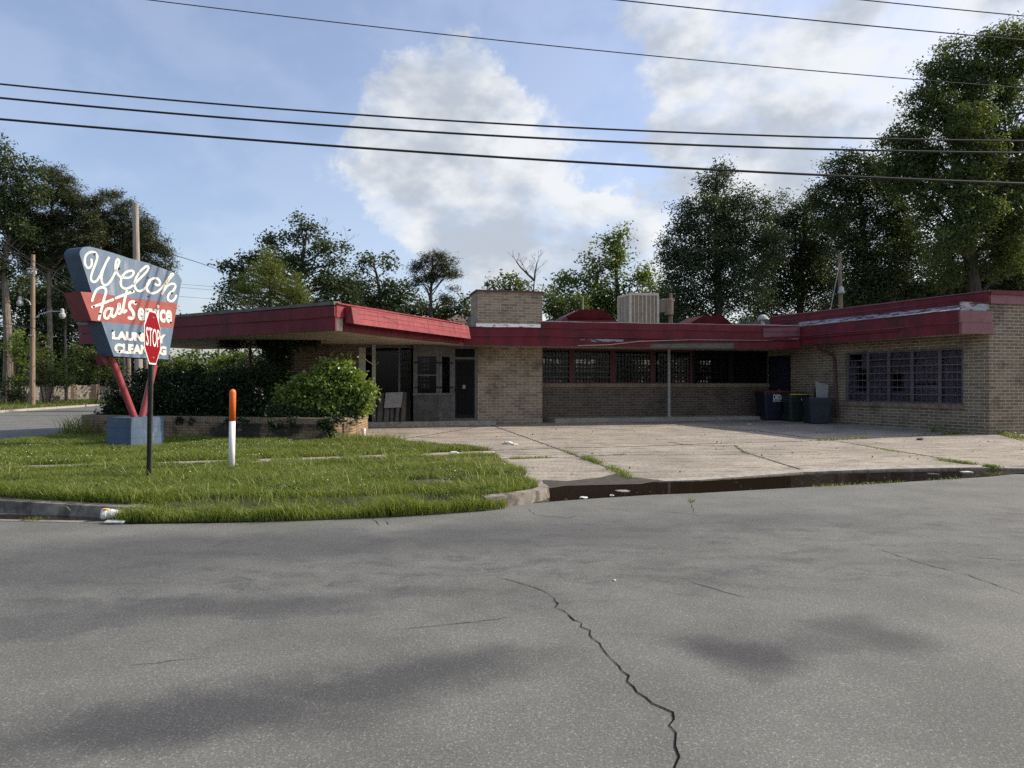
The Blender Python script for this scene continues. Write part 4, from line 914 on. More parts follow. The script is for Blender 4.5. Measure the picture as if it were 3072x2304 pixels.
tilt = P3(698, 1200, q.y)-q
ax = (P3(698.5, 1167, q.y)-q); Rr = .049
b = MB(); b.tube([q-Vector((0,0,.05)), q+ax*.60], Rr, 20); b.build('white_tube', M['bollardwhite'], bo_, smooth=False)
b = MB(); b.tube([q+ax*.60, q+ax*.955, q+ax*.975, q+ax*.99, q+ax*1.0], [Rr*1.03, Rr*1.03, Rr*.93, Rr*.65, Rr*.1], 20); b.build('orange_top', M['orange'], bo_)
for o in bo_.children:
    for p in o.data.polygons: p.use_smooth = len(p.vertices) == 4
q = LP(1092, 1322); b = MB(); b.tube([q, P3(1090, 1290, q.y)], .05, 12); b.tube([P3(1090, 1293, q.y), P3(1090, 1285, q.y)], .062, 12)
tag(b.build('pipe_stub', M['bollardwhite']), 'short white capped pipe in the weeds beside the planter', 'pipe')
# brown mulch patch
q = G(1310, 1445, .15); n = 40
mb_ = MB(); pts = [q+Vector((math.cos(a)*.36*(1+.12*math.sin(3*a+1)), math.sin(a)*.26*(1+.1*math.sin(5*a)), 0)) for a in [2*math.pi*i/n for i in range(n)]]
mb_.add([q+Vector((0,0,.03))]+pts, [(0, i+1, (i+1) % n+1) for i in range(n)]); o = mb_.build('mulch_patch', M['mulch']); o['kind'] = 'structure'
MULCH = q.copy()

# ------------------------------------------------------------------ bins and leaning boards
def bin_(px, py, Y, w, h, mat, lidmat, label, rz, lid=True, text=None, stuff=None):
    q = P3(px, py, Y); q.z = lotz(Y); M_ = Matrix.Translation(q) @ Matrix.Rotation(rz, 4, 'Z')
    e_ = empty('wheeled_bin', q, label, 'bin', 'wheeled bins against the wing wall')
    T_ = lambda x, y, z: M_ @ Vector((x, y, z))
    def ring_(hw, d0, d1, z, r=.09, n=4):
        o = []
        for (cx, cy, a0) in ((hw-r, d1-r, 0), (-hw+r, d1-r, 90), (-hw+r, d0+r, 180), (hw-r, d0+r, 270)):
            for i in range(n+1): a = math.radians(a0+90*i/n); o.append(T_(cx+math.cos(a)*r, cy+math.sin(a)*r, z))
        return o
    b = MB(); lv_ = [(.36,-.30,.28,.03),(.37,-.31,.29,.10),(.43,-.38,.35,.62),(.44,-.39,.36,.63),(.45,-.42,.38,.80),(.46,-.43,.40,.82),(.47,-.44,.41,.93)]
    k = w/.94; lv_ = [(a*k, c_*k, d_*k, z*h) for a, c_, d_, z in lv_]
    rs = [ring_(a, c_, d_, z) for a, c_, d_, z in lv_]; n = len(rs[0])
    for i in range(len(rs)-1):
        b.add(rs[i]+rs[i+1], [(j, (j+1) % n, n+(j+1) % n, n+j) for j in range(n)])
    b.add(rs[0], [tuple(range(n))]); b.add(rs[-1] if lid else ring_(.45*k, -.42*k, .39*k, .70*h), [tuple(range(n))]); b.build('body', mat, e_)
    b = MB(); r0 = ring_(.49*k, -.46*k, .43*k, .90*h); r1 = ring_(.49*k, -.46*k, .43*k, .94*h); ri0 = ring_(.455*k, -.425*k, .395*k, .94*h); ri1 = ring_(.455*k, -.425*k, .395*k, .90*h)
    for (u, v_) in ((r0, r1), (r1, ri0), (ri0, ri1)): b.add(u+v_, [(j, (j+1) % n, n+(j+1) % n, n+j) for j in range(n)])
    b.build('rim', mat, e_)
    if lid:
        b = MB(); l0 = ring_(.50*k, -.47*k, .44*k, .945*h); l1 = ring_(.48*k, -.45*k, .42*k, .975*h); l2 = ring_(.3*k, -.25*k, .3*k, 1.0*h)
        for (u, v_) in ((l0, l1), (l1, l2)): b.add(u+v_, [(j, (j+1) % n, n+(j+1) % n, n+j) for j in range(n)])
        b.add(l2, [tuple(range(n))]); b.add(l0, [tuple(range(n))]); b.build('lid', lidmat, e_)
    b = MB(); b.tube([T_(-.3*k, .46*k, .86*h), T_(-.3*k, .52*k, .88*h), T_(.3*k, .52*k, .88*h), T_(.3*k, .46*k, .86*h)], .018, 8); b.build('handle', mat, e_)
    for sx in (-1, 1):
        b = MB(); b.tube([T_(sx*.34*k, .30*k, .12), T_(sx*.41*k, .30*k, .12)], .12, 16); b.build('wheel', M['tyre'], e_)
    if text:
        for (s_, x0_, x1_, z0_, z1_) in text:
            yy = lambda z: -(.38+(.42-.38)*(z/h-.62)/.18)*k-.012
            c4 = [T_(x0_, yy(z0_), z0_), T_(x1_, yy(z0_), z0_), T_(x1_, yy(z1_), z1_), T_(x0_, yy(z1_), z1_)]
            link('lettering', text_mesh(s_, c4, T_(0,-.003,0)-T_(0,0,0), .03), M['stopwhite'], e_)
    return T_, k, e_
fac = math.atan2(-.12, 1)
T1, k1, e1_ = bin_(2314, 1256, 25.9, .98, 1.08, M['navy'], M['redlid'], 'navy wheeled bin with a red lid and white lettering', .12, text=[('CARDS', -.16, .17, .74, .94), ('RECYCLING', -.15, .16, .67, .72)])
T2, k2, e2_ = bin_(2386, 1257, 25.1, .76, 1.02, M['greenbin'], M['greenbin'], 'dark green wheeled bin between the navy bin and the open one', .05, text=[('W', .04, .15, .74, .82)])
b = MB(); [b.box(T2(.215, -.345, z), (.12, .006, .008)) for z in (.745, .815)]; [b.box(T2(x, -.345, .78), (.008, .006, .078)) for x in (.155, .275)]; b.build('label_box', M['galv'], e2_)
b = MB(); b.tube([T2(-.36,-.43,.955), T2(.0,-.44,.96), T2(.36,-.42,.95)], .016, 6); b.build('yellow_strip', M['yellow'], e2_)
T3, k3, e3_ = bin_(2453, 1263, 24.0, .84, .94, M['slate'], M['slate'], 'open slate blue wheeled bin filled with old boards', -.05, lid=False)
b = MB(); b.hex([T3(-.02,-.02,.3), T3(.27,.04,.3), T3(.29,.02,.3), T3(0,-.04,.3)], [T3(-.02,.16,1.42), T3(.42,.22,1.30), T3(.44,.20,1.30), T3(.0,.14,1.42)]); tag(b.build('board', M['boardwhite']), 'pale square board standing up in the open slate blue bin', 'board')
b = MB(); b.hex([T3(-.25,-.02,.3), T3(-.17,.0,.3), T3(-.16,-.02,.3), T3(-.24,-.04,.3)], [T3(-.16,.12,1.22), T3(-.07,.15,1.24), T3(-.06,.12,1.24), T3(-.15,.10,1.22)]); tag(b.build('board', M['plywood']), 'narrow brown board leaning in the open slate blue bin', 'board')
b = MB(); b.hex([T3(-.14,.05,.3), T3(-.08,.05,.3), T3(-.08,.03,.3), T3(-.14,.03,.3)], [T3(-.05,.16,1.20), T3(.01,.17,1.21), T3(.01,.14,1.21), T3(-.05,.13,1.20)]); tag(b.build('board', M['black']), 'narrow black board between the brown and the pale board in the bin', 'board')
# boards leaning under the entry window
i = 0
for (xb, xt, wd, top_, lab, mt) in [(1138,1146,15,1180,'leftmost grey plank leaning under the dark entry window','plywood'), (1158,1165,14,1182,'grey plank leaning left behind the white board','corr'), (1174,1180,9,1180,'thin plank leaning behind the middle of the white board','plywood'),
                                    (1190,1197,10,1180,'thin plank leaning behind the right of the white board','corr'), (1209,1214,13,1176,'grey plank leaning just right of the white board','plywood'), (1222,1226,9,1170,'dark rightmost plank leaning beside the counter','black')]:
    lo = [A.off(.34).P(x, 1250) for x in (xb-wd/2, xb+wd/2)]; hi = [A.off(.06).P(x, top_) for x in (xt-wd/2, xt+wd/2)]
    for v in lo: v.z = .335
    b = MB(); n3 = V3(A.n, 0)*.02; b.hex([lo[0], lo[1], hi[1], hi[0]], [lo[0]+n3, lo[1]+n3, hi[1]+n3, hi[0]+n3]); tag(b.build('plank', M[mt]), lab, 'plank', 'planks leaning under the entry window')
b = MB(); pA, pB2 = A.off(.30), A.off(.16); n3 = V3(A.n, 0)*.02
c4 = [pA.P(1152,1224), pA.P(1203,1222), pB2.P(1209,1176), pB2.P(1157,1178)]; b.hex(c4, [v+n3 for v in c4]); tag(b.build('white_board', M['boardwhite']), 'square whitish board leaning on the planks at the entry', 'board')

# ------------------------------------------------------------------ litter
def crumple(q, r, label, name='litter', mat='paper', flat=.4, seed=0, cat='litter'):
    rnd = random.Random(seed); bm = bmesh.new(); bmesh.ops.create_icosphere(bm, subdivisions=2, radius=r)
    for v in bm.verts:
        k = 1+.55*noise.noise(v.co*6/r*.2+Vector((seed, 0, 0)))+rnd.uniform(-.2, .2); v.co = Vector((v.co.x*k, v.co.y*k, v.co.z*k*flat))
    me = bpy.data.meshes.new(name); bm.to_mesh(me); bm.free(); o = link(name, me, M[mat]); o.location = q+Vector((0,0,r*flat*.7)); tag(o, label, cat); return o
cup = empty('paper_cup', G(322, 1563, .01), 'crushed white paper cup with a yellow print at the kerb', 'cup')
q = G(300, 1560, .01); q.z = .075; ax = Vector((.9, .25, -.02)).normalized()
b = MB(); L_ = [(0,.058),(.015,.062),(.05,.060),(.055,.052),(.10,.055),(.14,.045),(.18,.038),(.19,.03)]
b.tube([q+Vector((.02,0,0))+ax*t_ for t_, r_ in L_], [r_ for t_, r_ in L_], 14); b.build('cup', M['paper'], cup)
b = MB(); u_ = Vector((0,-.35,.95)).normalized(); b.slab([q+ax*.05+u_*.064+Vector((x, y, 0)) for x, y in ((-.01,-.03),(.05,-.035),(.055,.02),(0,.03))], (0,0,.004)); b.build('print', M['yellow'], cup)
q = G(345, 1568, .01); b = MB(); b.box(q+Vector((0,0,.012)), (.20,.10,.014), .1, (.06,.03)); tag(b.build('cup_lid', M['paper'], bevel=.005), 'flat white card beside the crushed cup', 'litter')
crumple(LP(1522, 1332), .12, 'crumpled white paper lying on the concrete slab', flat=.35, seed=2)
crumple(LP(1545, 1335), .07, 'small white scrap touching the crumpled paper on the slab', flat=.3, seed=3)
crumple(G(1360, 1364, .15), .08, 'crumpled white bag at the edge of the pavement strip', flat=.5, seed=4, cat='bag', name='paper_bag')
crumple(G(1750, 1493, .01), .055, 'muddy flattened wrapper in the near end of the puddle', flat=.15, seed=5)
crumple(G(1835, 1487, .01), .03, 'small white scrap in the puddle', flat=.3, seed=6)
crumple(G(1870, 1473, .01), .09, 'wet leaf-brown wrapper floating mid puddle', flat=.08, seed=7, mat='boardwhite')
crumple(G(2899, 1416, .01), .08, 'white flat scrap in the far right of the puddle', flat=.08, seed=8)
crumple(G(2798, 1422, .01), .09, 'dull flat wrapper in the right half of the puddle', flat=.06, seed=9, mat='mulch')
crumple(LP(2500, 1264), .09, 'small white crumple at the foot of the downspout', flat=.6, seed=10)
crumple(LP(2760, 1320), .08, 'small dark scrap on the slab below the wing window', flat=.4, seed=11, mat='mulch')
crumple(G(1843, 1742), .014, 'tiny white pebble of litter in the middle of the road', flat=.4, seed=12)
crumple(LP(2248, 1273), .10, 'flat pale scrap on the slab in front of the bins', flat=.12, seed=13)
crumple(LP(1635, 1320), .09, 'flat pale leaf scrap near the middle slab joint', flat=.12, seed=14, mat='boardwhite')
# ------------------------------------------------------------------ poles and wires
def pole(px, pyb, pyt, pxt, Y, r, mat, label, zb=None, name='utility_pole'):
    q = P3(px, pyb, Y); e_ = empty(name, q, label, 'utility pole', 'wooden utility poles'); t_ = P3(pxt, pyt, Y)
    b = MB(); b.tube([q, q.lerp(t_, .5), t_], [r, r*.85, r*.7], 12); b.build('shaft', M[mat], e_); return e_, q, t_
e_, q, t_ = pole(97, 1218, 764, 99, 47, .17, 'wood', 'brown wooden utility pole with two street lamps across the side street')
def arm(Y, pts, px, py, e_):
    b = MB(); b.tube([P3(x, y, Y-.2) for x, y in pts], .035, 6); b.build('lamp_arm', M['galv'], e_)
    b = MB(); c_ = P3(px, py, Y-.2); b.lathe([(.05,.32),(.11,.24),(.12,.02),(.20,-.05),(.19,-.22),(.10,-.34),(.02,-.36)], c_, 12); b.build('lamp_head', M['white'], e_)
arm(47, [(92,915),(88,905),(78,898),(66,898),(61,902)], 60, 903, e_)
arm(47, [(102,957),(120,942),(150,934),(180,934),(187,938)], 187, 940, e_)
b = MB(); [b.tube([P3(x0_, y0_, 46.7), P3(x1_, y1_, 46.7)], .05, 6) for x0_, y0_, x1_, y1_ in [(86,1006,104,1007),(82,806,112,808)]]
for x_ in (86,96,106): b.tube([P3(x_,812,46.6), P3(x_,822,46.6)], .08, 8)
b.build('insulator_bracket', M['galv'], e_)
pole(418, 1200, 610, 406, 36, .20, 'woodgrey', 'tall grey leaning utility pole rising behind the laundry sign')
pole(655, 1200, 888, 659, 70, .15, 'woodgrey', 'distant grey utility pole seen above the canopy left of the oak')
pole(190, 1180, 1040, 193, 75, .13, 'woodgrey', 'thin distant pole between the pine trunks left of the sign')
e_, q, t_ = pole(2524, 1000, 760, 2518, 37, .12, 'wood', 'dark utility pole with a lamp in front of the right hand trees')
b = MB(); c_ = P3(2524, 872, 36.7); b.lathe([(.05,.22),(.12,.16),(.13,.0),(.19,-.06),(.16,-.14),(.02,-.16)], c_, 12); b.build('lamp_head', M['galv'], e_)
b = MB(); b.tube([P3(2519,790,36.9), P3(2490,935,36.9)], .018, 5); b.build('guy_wire', M['galv'], e_)
e_, q, t_ = pole(2012, 1000, 880, 2012, 34, .11, 'wood', 'short dark pole carrying a transformer right of the beige cooler')
b = MB(); b.lathe([(.0,.0),(.22,.01),(.23,.7),(.2,.78),(.0,.8)], P3(2006, 945, 33.8), 14); b.lathe([(.0,.0),(.18,.01),(.19,.6),(.0,.68)], P3(1990, 938, 33.8), 12); b.build('transformer', M['wood'], e_)
e_, q, t_ = pole(1748, 1000, 890, 1748, 40, .07, 'woodgrey', 'thin pale post above the roof behind the left red hood')
def wire(pts, Y0, Y1, r, label, group, n=40, name='power_line', sag=None):
    """cable through points given in the photograph, hung in a vertical plane running from depth Y0 to Y1"""
    (xa, ya), (xb, yb), (xc, yc) = pts; W_ = []
    for i in range(n+1):
        x = xa+(xc-xa)*i/n
        y = ya*(x-xb)*(x-xc)/((xa-xb)*(xa-xc))+yb*(x-xa)*(x-xc)/((xb-xa)*(xb-xc))+yc*(x-xa)*(x-xb)/((xc-xa)*(xc-xb))
        ra, rc = (xa-CX)/F, (xc-CX)/F; Pa, Pc = Vector((ra*Y0, Y0)), Vector((rc*Y1, Y1)); r0 = (x-CX)/F; d_ = Pc-Pa
        t_ = (r0*Pa.y-Pa.x)/(d_.x-r0*d_.y) if abs(d_.x-r0*d_.y) > 1e-6 else i/n
        q = Pa+d_*t_; W_.append(P3(x, y, q.y))
    b = MB(); b.tube(W_, r, 6); o = b.build(name, M['wire'], uv=False); tag(o, label, 'cable', group); return o
g1 = 'cables crossing above the street'
wire([(-300,220),(1536,373),(3400,424)], 17, 17, .021, 'twisted black cable, highest of the three low thick cables', g1)
wire([(-300,263),(1536,410),(3400,460)], 17.1, 17.1, .025, 'thick black cable, middle of the three low thick cables', g1)
wire([(-300,330),(1536,474),(3400,562)], 17.2, 17.2, .028, 'thick black cable, lowest of the three low thick cables', g1)
wire([(100,-45),(1536,125),(3400,288)], 15, 15, .010, 'thin wire crossing from the top left towards the tall right tree', g1)
wire([(1500,-40),(2452,62),(3400,148)], 15.1, 15.1, .012, 'thin wire entering at the top centre and crossing the tall right tree', g1)
wire([(2400,-20),(2836,25),(3400,78)], 15.2, 15.2, .011, 'thin wire across the top right corner', g1)
g2 = 'distant service wires'
wire([(520,765),(590,786),(668,814)], 36, 70, .02, 'short service wire from the grey leaning pole towards the oak', g2, 10)
for i, (a_, c_) in enumerate([((-60,670),(225,865)), ((-60,690),(228,880)), ((-60,730),(230,900)), ((-60,700),(232,848))]):
    wire([a_, ((a_[0]+c_[0])/2, (a_[1]+c_[1])/2+4), c_], 30, 44, .016 if i < 3 else .012, ['thin wire slanting down behind the sign, uppermost of four', 'thin wire slanting down behind the sign, second from the top', 'thin wire slanting down behind the sign, lowest of four', 'thin wire slanting behind the sign, third from the top'][[0,2,3,1][i]] , g2, 10)
wire([(-60,962),(130,990),(285,1028)], 45, 45, .022, 'pale service wire from the lamp pole down to the canopy', g2, 12)
wire([(-60,985),(100,984),(240,986)], 46, 46, .014, 'level thin wire through the lamp pole', g2, 8)
for i, y in enumerate((858, 868, 895)):
    wire([(440,y-14),(640,y+2),(1000,y+26)], 60, 60, .012, ['upper of three faint wires right of the sign', 'middle of three faint wires right of the sign', 'lower of three faint wires right of the sign'][i], g2, 8)
# ------------------------------------------------------------------ block wall and houses
bw = empty('block_wall', P3(200, 1192, 62), 'whitewashed concrete block wall with brick piers across the side street', 'wall')
zg = .25
for i, (pa, pb, ya, yb) in enumerate([(60,118,1160,1190),(152,210,1156,1194),(223,272,1156,1192),(290,326,1158,1190),(328,352,1158,1190)]):
    u, v_ = P3(pa, yb, 60+i*1.2), P3(pb, yb, 61+i*1.2); b = MB(); zt = P3(pa, ya, 60+i*1.2).z; b.slab([Vector((u.x,u.y,0)), Vector((v_.x,v_.y,0)), Vector((v_.x,v_.y+.25,0)), Vector((u.x,u.y+.25,0))], (0,0,zt)); b.build('wall_panel', M['blocks'], bw)
for i, (pa, pb, mt) in enumerate([(119,151,'brick'),(211,222,'brickdark'),(273,289,'brickdark')]):
    u, v_ = P3(pa, 1192, 60.3+i), P3(pb, 1192, 60.5+i); b = MB(); b.slab([Vector((u.x,u.y,0)), Vector((v_.x,v_.y,0)), Vector((v_.x,v_.y+.5,0)), Vector((u.x,u.y+.5,0))], (0,0,P3(pa,1153,60).z)); b.build('brick_pier', M[mt], bw)
hs_ = empty('house', P3(1330, 1100, 60), 'distant house with a brown hipped roof behind the canopy', 'house')
b = MB(); u, v_ = P3(1235, 1000, 60), P3(1440, 1000, 60); b.slab([(u.x,60,0),(v_.x,60,0),(v_.x,70,0),(u.x,70,0)], (0,0,5.9)); b.build('wall', M['brickwing'], hs_)
b = MB(); p1, p2, p3, p4 = P3(1225,980,59), P3(1465,1010,59), P3(1338,943,63), P3(1440,943,64)
b.add([(p1.x,59,5.6),(p2.x,59,5.6),(p2.x,71,5.6),(p1.x,71,5.6),(P3(1290,0,64).x,65,P3(0,943,65).z),(P3(1440,0,64).x,65,P3(0,943,65).z)], [(0,1,5,4),(1,2,5),(2,3,4,5),(3,0,4),(3,2,1,0)]); b.build('roof', M['shingle'], hs_)

# ------------------------------------------------------------------ foliage
def unit(n): v = RNG.normal(size=(n, 3)); return v/np.linalg.norm(v, axis=1)[:, None]
def leaf_quads(P, size, width=.5, up=.4, droop=0.):
    n = len(P); a = unit(n); a[:, 2] = a[:, 2]*.7-droop; a /= np.linalg.norm(a, axis=1)[:, None]
    nn = unit(n); nn[:, 2] += up; c = np.cross(a, nn); c /= np.linalg.norm(c, axis=1)[:, None]+1e-9
    s = size[:, None]; V = np.empty((n, 4, 3))
    V[:, 0] = P-a*s*.5; V[:, 1] = P-a*s*.05+c*s*width*.5; V[:, 2] = P+a*s*.5; V[:, 3] = P-a*s*.05-c*s*width*.5
    return V
LEAFN = [0]
def foliage(name, V, attr, mat, parent=None):
    n = len(V); LEAFN[0] += n
    return np_mesh(name, V.reshape(-1, 3), np.full(n, V.shape[1]), attr, mat, parent)
def clumps(lobes, Y, cr, dens, shell=.45, flat=.75):
    C_ = []; R_ = []
    for lb in lobes:
        px, py, rx, ry = lb[:4]; dY = lb[4] if len(lb) > 4 else 0
        c = np.array(P3(px, py, Y+dY)); ax, az = rx/F*Y, ry/F*Y; ay = (ax+az)/2*.85
        n = max(3, int(dens*4*math.pi*((ax*ay+ax*az+ay*az)/3)/(cr*cr*3.1)))
        d = unit(n); r = RNG.uniform(0, 1, n)**shell*RNG.uniform(.82, 1.08, n)
        C_.append(c+d*r[:, None]*np.array([ax, ay, az])); R_.append(np.full(n, cr)*RNG.uniform(.55, 1.25, n))
    return np.concatenate(C_), np.concatenate(R_)
def fill(C_, R_, per, leaf, lvar=.3, flat=.7, **kw):
    n = np.maximum(4, (per*(R_/R_.mean())**2).astype(int)); idx = np.repeat(np.arange(len(C_)), n)
    off = RNG.normal(size=(len(idx), 3))*.5; off[:, 2] *= flat
    P = C_[idx]+off*R_[idx][:, None]
    s = leaf*RNG.uniform(1-lvar, 1+lvar, len(P))
    V = leaf_quads(P, s, **kw)
    tone = RNG.uniform(0, 1, len(C_))[idx]*.62+RNG.uniform(0, 1, len(P))*.38
    return V, tone
def branches(base, tops, C_, rad, nb, mat, parent, seed=0, jit=.35, lim=.35, name='trunk', thin=.14):
    rnd = random.Random(seed); b = MB(); path = [Vector(base)]+[Vector(t) for t in tops]
    sm = smooth(path, 5); n = len(sm); b.tube(sm, [rad*(1-.8*i/(n-1)) for i in range(n)], 9)
    zs = [p.z for p in sm]; sel = rnd.sample(range(len(C_)), min(nb, len(C_)))
    for k in sel:
        c = Vector(C_[k]); 
        cand = [i for i in range(n) if zs[i] < c.z-.15*(c.z-zs[0])*lim and i > n*lim*.5] or [int(n*.5)]
        i = min(cand, key=lambda i: (sm[i]-c).length+rnd.uniform(0, 2)); s_ = sm[i]; d_ = (c-s_)
        m1 = s_+d_*.35+Vector((rnd.uniform(-1,1), rnd.uniform(-1,1), rnd.uniform(-.2,1)))*jit*d_.length*.25
        m2 = s_+d_*.7+Vector((rnd.uniform(-1,1), rnd.uniform(-1,1), rnd.uniform(-.2,1)))*jit*d_.length*.22
        r0 = min(rad*(1-.8*i/(n-1))*.5, thin*(.2+d_.length*.08)); b.tube([s_, m1, m2, c], [r0, r0*.7, r0*.45, .012], 5, cap=False)
    return b.build(name, M[mat], parent, uv=False)
LM = {
 'dark': leafmat('dark_green_leaves', (.025,.043,.018), (.070,.098,.036), .30),
 'deep': leafmat('deep_green_leaves', (.026,.046,.024), (.066,.092,.040), .28),
 'mid': leafmat('mid_green_leaves', (.042,.072,.022), (.110,.142,.048), .42),
 'bright': leafmat('bright_green_leaves', (.062,.105,.022), (.145,.19,.046), .42),
 'olive': leafmat('olive_leaves', (.070,.095,.018), (.14,.17,.04), .40),
 'pine': leafmat('pine_needles', (.022,.034,.013), (.075,.082,.032), .18),
 'vine': leafmat('glossy_vine_leaves', (.080,.140,.025), (.26,.34,.09), .35, .38),
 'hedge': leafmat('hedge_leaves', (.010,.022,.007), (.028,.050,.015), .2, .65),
 'far': leafmat('far_leaves', (.05,.085,.025), (.11,.15,.045), .4),
}
GR = 'trees behind the right of the building'; GW = 'trees across the side street'
def tree(label, Y, lobes, base, tops, rad, mat='dark', leaf=.17, cr=.8, dens=.55, per=60, nb=40, bark='bark', shell=.45, group=None, name='tree', seed=0, flat=.7, width=.5, up=.4, droop=0., lim=.35, thin=.14, jit=.35, needle=False):
    q = P3(base[0], base[1], Y); q.z = 0.0
    e_ = empty(name, q, label, 'tree', group); C_, R_ = clumps(lobes, Y, cr, dens*(2.6 if group in (GR, GW) else 2.3), shell)
    V, tone = fill(C_, R_, per*1.35, leaf, flat=flat, width=width, up=up, droop=droop)
    foliage('crown', V, tone, LM[mat], e_)
    branches(q, [P3(x, y, Y+(t[0] if t else 0)) for x, y, *t in tops], C_, rad, int(nb*.7), bark, e_, seed, jit, lim, 'trunk', thin)
    return e_

tree('dark dense cone-shaped tree left of the right hand trees', 44, [(2150,545,55,50),(2120,640,100,80),(2195,660,85,90),(2100,760,130,100),(2225,770,110,100),(2060,870,95,80),(2190,890,130,90),(2290,650,25,60),(2010,930,50,50),(2058,680,40,70),(2300,740,50,90),(2165,500,20,25),(2030,790,50,50),(2230,600,40,40)], (2160,1100), [(2155,900),(2150,700),(2150,520)], .32, 'deep', .155, .62, .85, 62, 90, seed=1, group=GR)
tree('dark round tree filling the gap right of the cone-shaped tree', 48, [(2390,650,60,50),(2440,620,45,35),(2350,730,70,80),(2440,740,100,100),(2380,860,120,100),(2490,870,110,90),(2345,595,16,35),(2300,900,70,70),(2395,610,14,30),(2280,960,60,40),(2330,660,40,60),(2480,680,70,80),(2300,800,50,80),(2430,800,90,80)], (2400,1100), [(2400,900),(2410,720),(2420,640)], .3, 'dark', .16, .65, .8, 60, 70, seed=2, group=GR)
tree('tall dark tree with a pale sunlit top beside the tallest tree', 43, [(2530,490,65,40),(2560,575,95,75),(2630,520,75,55),(2530,680,100,90),(2640,650,90,80),(2590,780,120,90),(2700,770,100,80),(2680,870,140,80),(2500,560,50,50),(2680,590,50,50),(2560,900,120,70),(2700,680,60,70),(2460,600,40,60),(2640,880,110,80),(2740,880,80,60),(2590,480,40,24)], (2600,1100), [(2600,900),(2590,700),(2570,520)], .3, 'dark', .16, .62, .8, 60, 80, seed=3, group=GR)
tree('tallest feathery tree at the right edge with open dark branches', 40, [(2860,180,70,50),(2960,130,95,50),(3050,130,90,70),(2790,300,75,60),(2900,300,95,70),(3030,280,100,90),(2750,420,90,50),(2700,480,80,45),(2880,430,85,60),(2820,560,60,45),(3000,430,90,80),(3070,560,90,110),(2960,600,90,80),(2900,720,80,60),(2780,640,50,45),(3010,770,110,90),(2840,240,60,40),(2930,210,60,40),(2700,560,40,50),(3180,300,90,120),(3180,500,100,120),(2840,820,90,50),(2760,500,70,60),(2960,500,80,60),(2900,250,80,60),(2990,210,80,60),(2695,430,60,60),(2745,340,60,55),(2725,540,80,55),(2800,215,55,45),(2680,520,50,40),(2830,360,80,60),(2930,380,80,70),(3050,200,70,60),(2900,360,70,110,-2),(2880,540,80,80,-2),(2950,470,70,90,-2),(2930,640,90,70,-2),(3060,420,70,110,-1),(3050,640,70,110,-1),(2840,720,80,60,-2),(2780,480,60,50),(2850,680,70,60),(3000,680,90,70)], (2925,1100), [(2925,900),(2900,740),(2870,560),(2880,360),(2930,160)], .42, 'mid', .20, .60, .68, 46, 150, seed=4, group=GR, droop=.35, width=.4, thin=.2, shell=.6)
tree('dark tree hung with creeper at the far right edge', 43, [(3090,620,70,110),(3080,760,90,110),(3000,870,110,60),(2880,870,110,60),(3130,480,60,90),(3060,900,80,60),(2960,820,60,60)], (3040,1100), [(3040,850),(3080,700),(3100,500)], .35, 'dark', .17, .65, .8, 60, 50, seed=5, group=GR)
tree('dark leafy tree closing the gaps behind the tallest tree', 53, [(2700,700,80,70),(2790,600,60,60),(2830,780,100,80),(2960,850,110,70),(3070,800,90,110),(2990,660,80,80),(2700,860,90,70),(2860,900,120,50),(3080,560,60,90),(2780,480,50,40),(3010,540,60,70)], (2850,1100), [(2850,850),(2860,650)], .3, 'dark', .19, .7, .9, 50, 30, seed=50, group=GR)
GC = 'trees behind the middle of the building'
tree('bright green irregular tree with a tall lobe behind the red hood', 50, [(1850,730,38,32),(1870,690,25,20),(1845,785,50,45),(1785,815,60,28),(1760,775,18,20),(1720,850,50,28),(1680,880,40,25),(1830,880,90,60),(1930,830,55,45),(1955,905,70,60),(1740,930,80,40),(1880,950,110,35),(1800,920,60,50),(1700,830,20,12),(1820,720,18,18)], (1850,1100), [(1860,950),(1850,840),(1850,720)], .28, 'bright', .24, .72, .85, 38, 60, seed=6, group=GC, thin=.16)
tree('low mixed green tree right of the brick pier', 46, [(1660,920,40,50),(1640,890,18,30),(1690,950,50,40),(1760,960,60,30),(1735,905,40,30)], (1690,1100), [(1690,950),(1680,880)], .18, 'mid', .19, .6, .9, 55, 20, seed=7, group=GC)
tree('small leafy tree top showing just above the brick pier', 55, [(1528,835,28,20),(1498,862,35,18),(1555,858,28,20),(1520,880,60,20),(1600,885,25,14)], (1530,1100), [(1530,900),(1530,840)], .2, 'mid', .26, .8, .9, 36, 15, seed=8, group=GC)
tree('bushy dark green tree behind the beige cooler', 47, [(1960,940,70,50),(2040,950,60,50),(2000,890,40,40),(1990,975,80,30),(2090,980,60,30)], (1990,1100), [(1990,980),(1990,920)], .22, 'mid', .19, .6, .8, 52, 20, seed=9, group=GC)
GL = 'trees beyond the canopy'
tree('wide old oak with a dead top branch beyond the canopy', 56, [(925,685,38,24),(905,668,22,14),(870,712,45,26),(810,718,36,22),(965,740,45,30),(765,772,50,26),(1005,785,38,38),(700,805,35,26),(960,850,60,50),(1035,850,38,50),(690,880,40,40),(1000,915,60,35),(668,800,12,12),(840,770,60,28),(680,930,45,16),(1020,745,24,16),(900,800,60,40),(725,835,40,40),(1050,900,40,40),(940,920,60,30)], (880,1100), [(890,930),(900,820),(920,700)], .4, 'dark', .27, .75, .85, 34, 90, seed=10, group=GL, shell=.5, thin=.2)
tree('olive green feathery tree in front of the wide oak', 43, [(820,800,40,32),(785,840,75,55),(860,850,60,50),(755,905,60,45),(850,920,65,35),(900,890,35,40),(720,870,30,25),(800,760,18,18)], (810,1100), [(810,930),(812,800)], .2, 'olive', .12, .5, 1.0, 90, 25, seed=11, group=GL, width=.3, droop=.3)
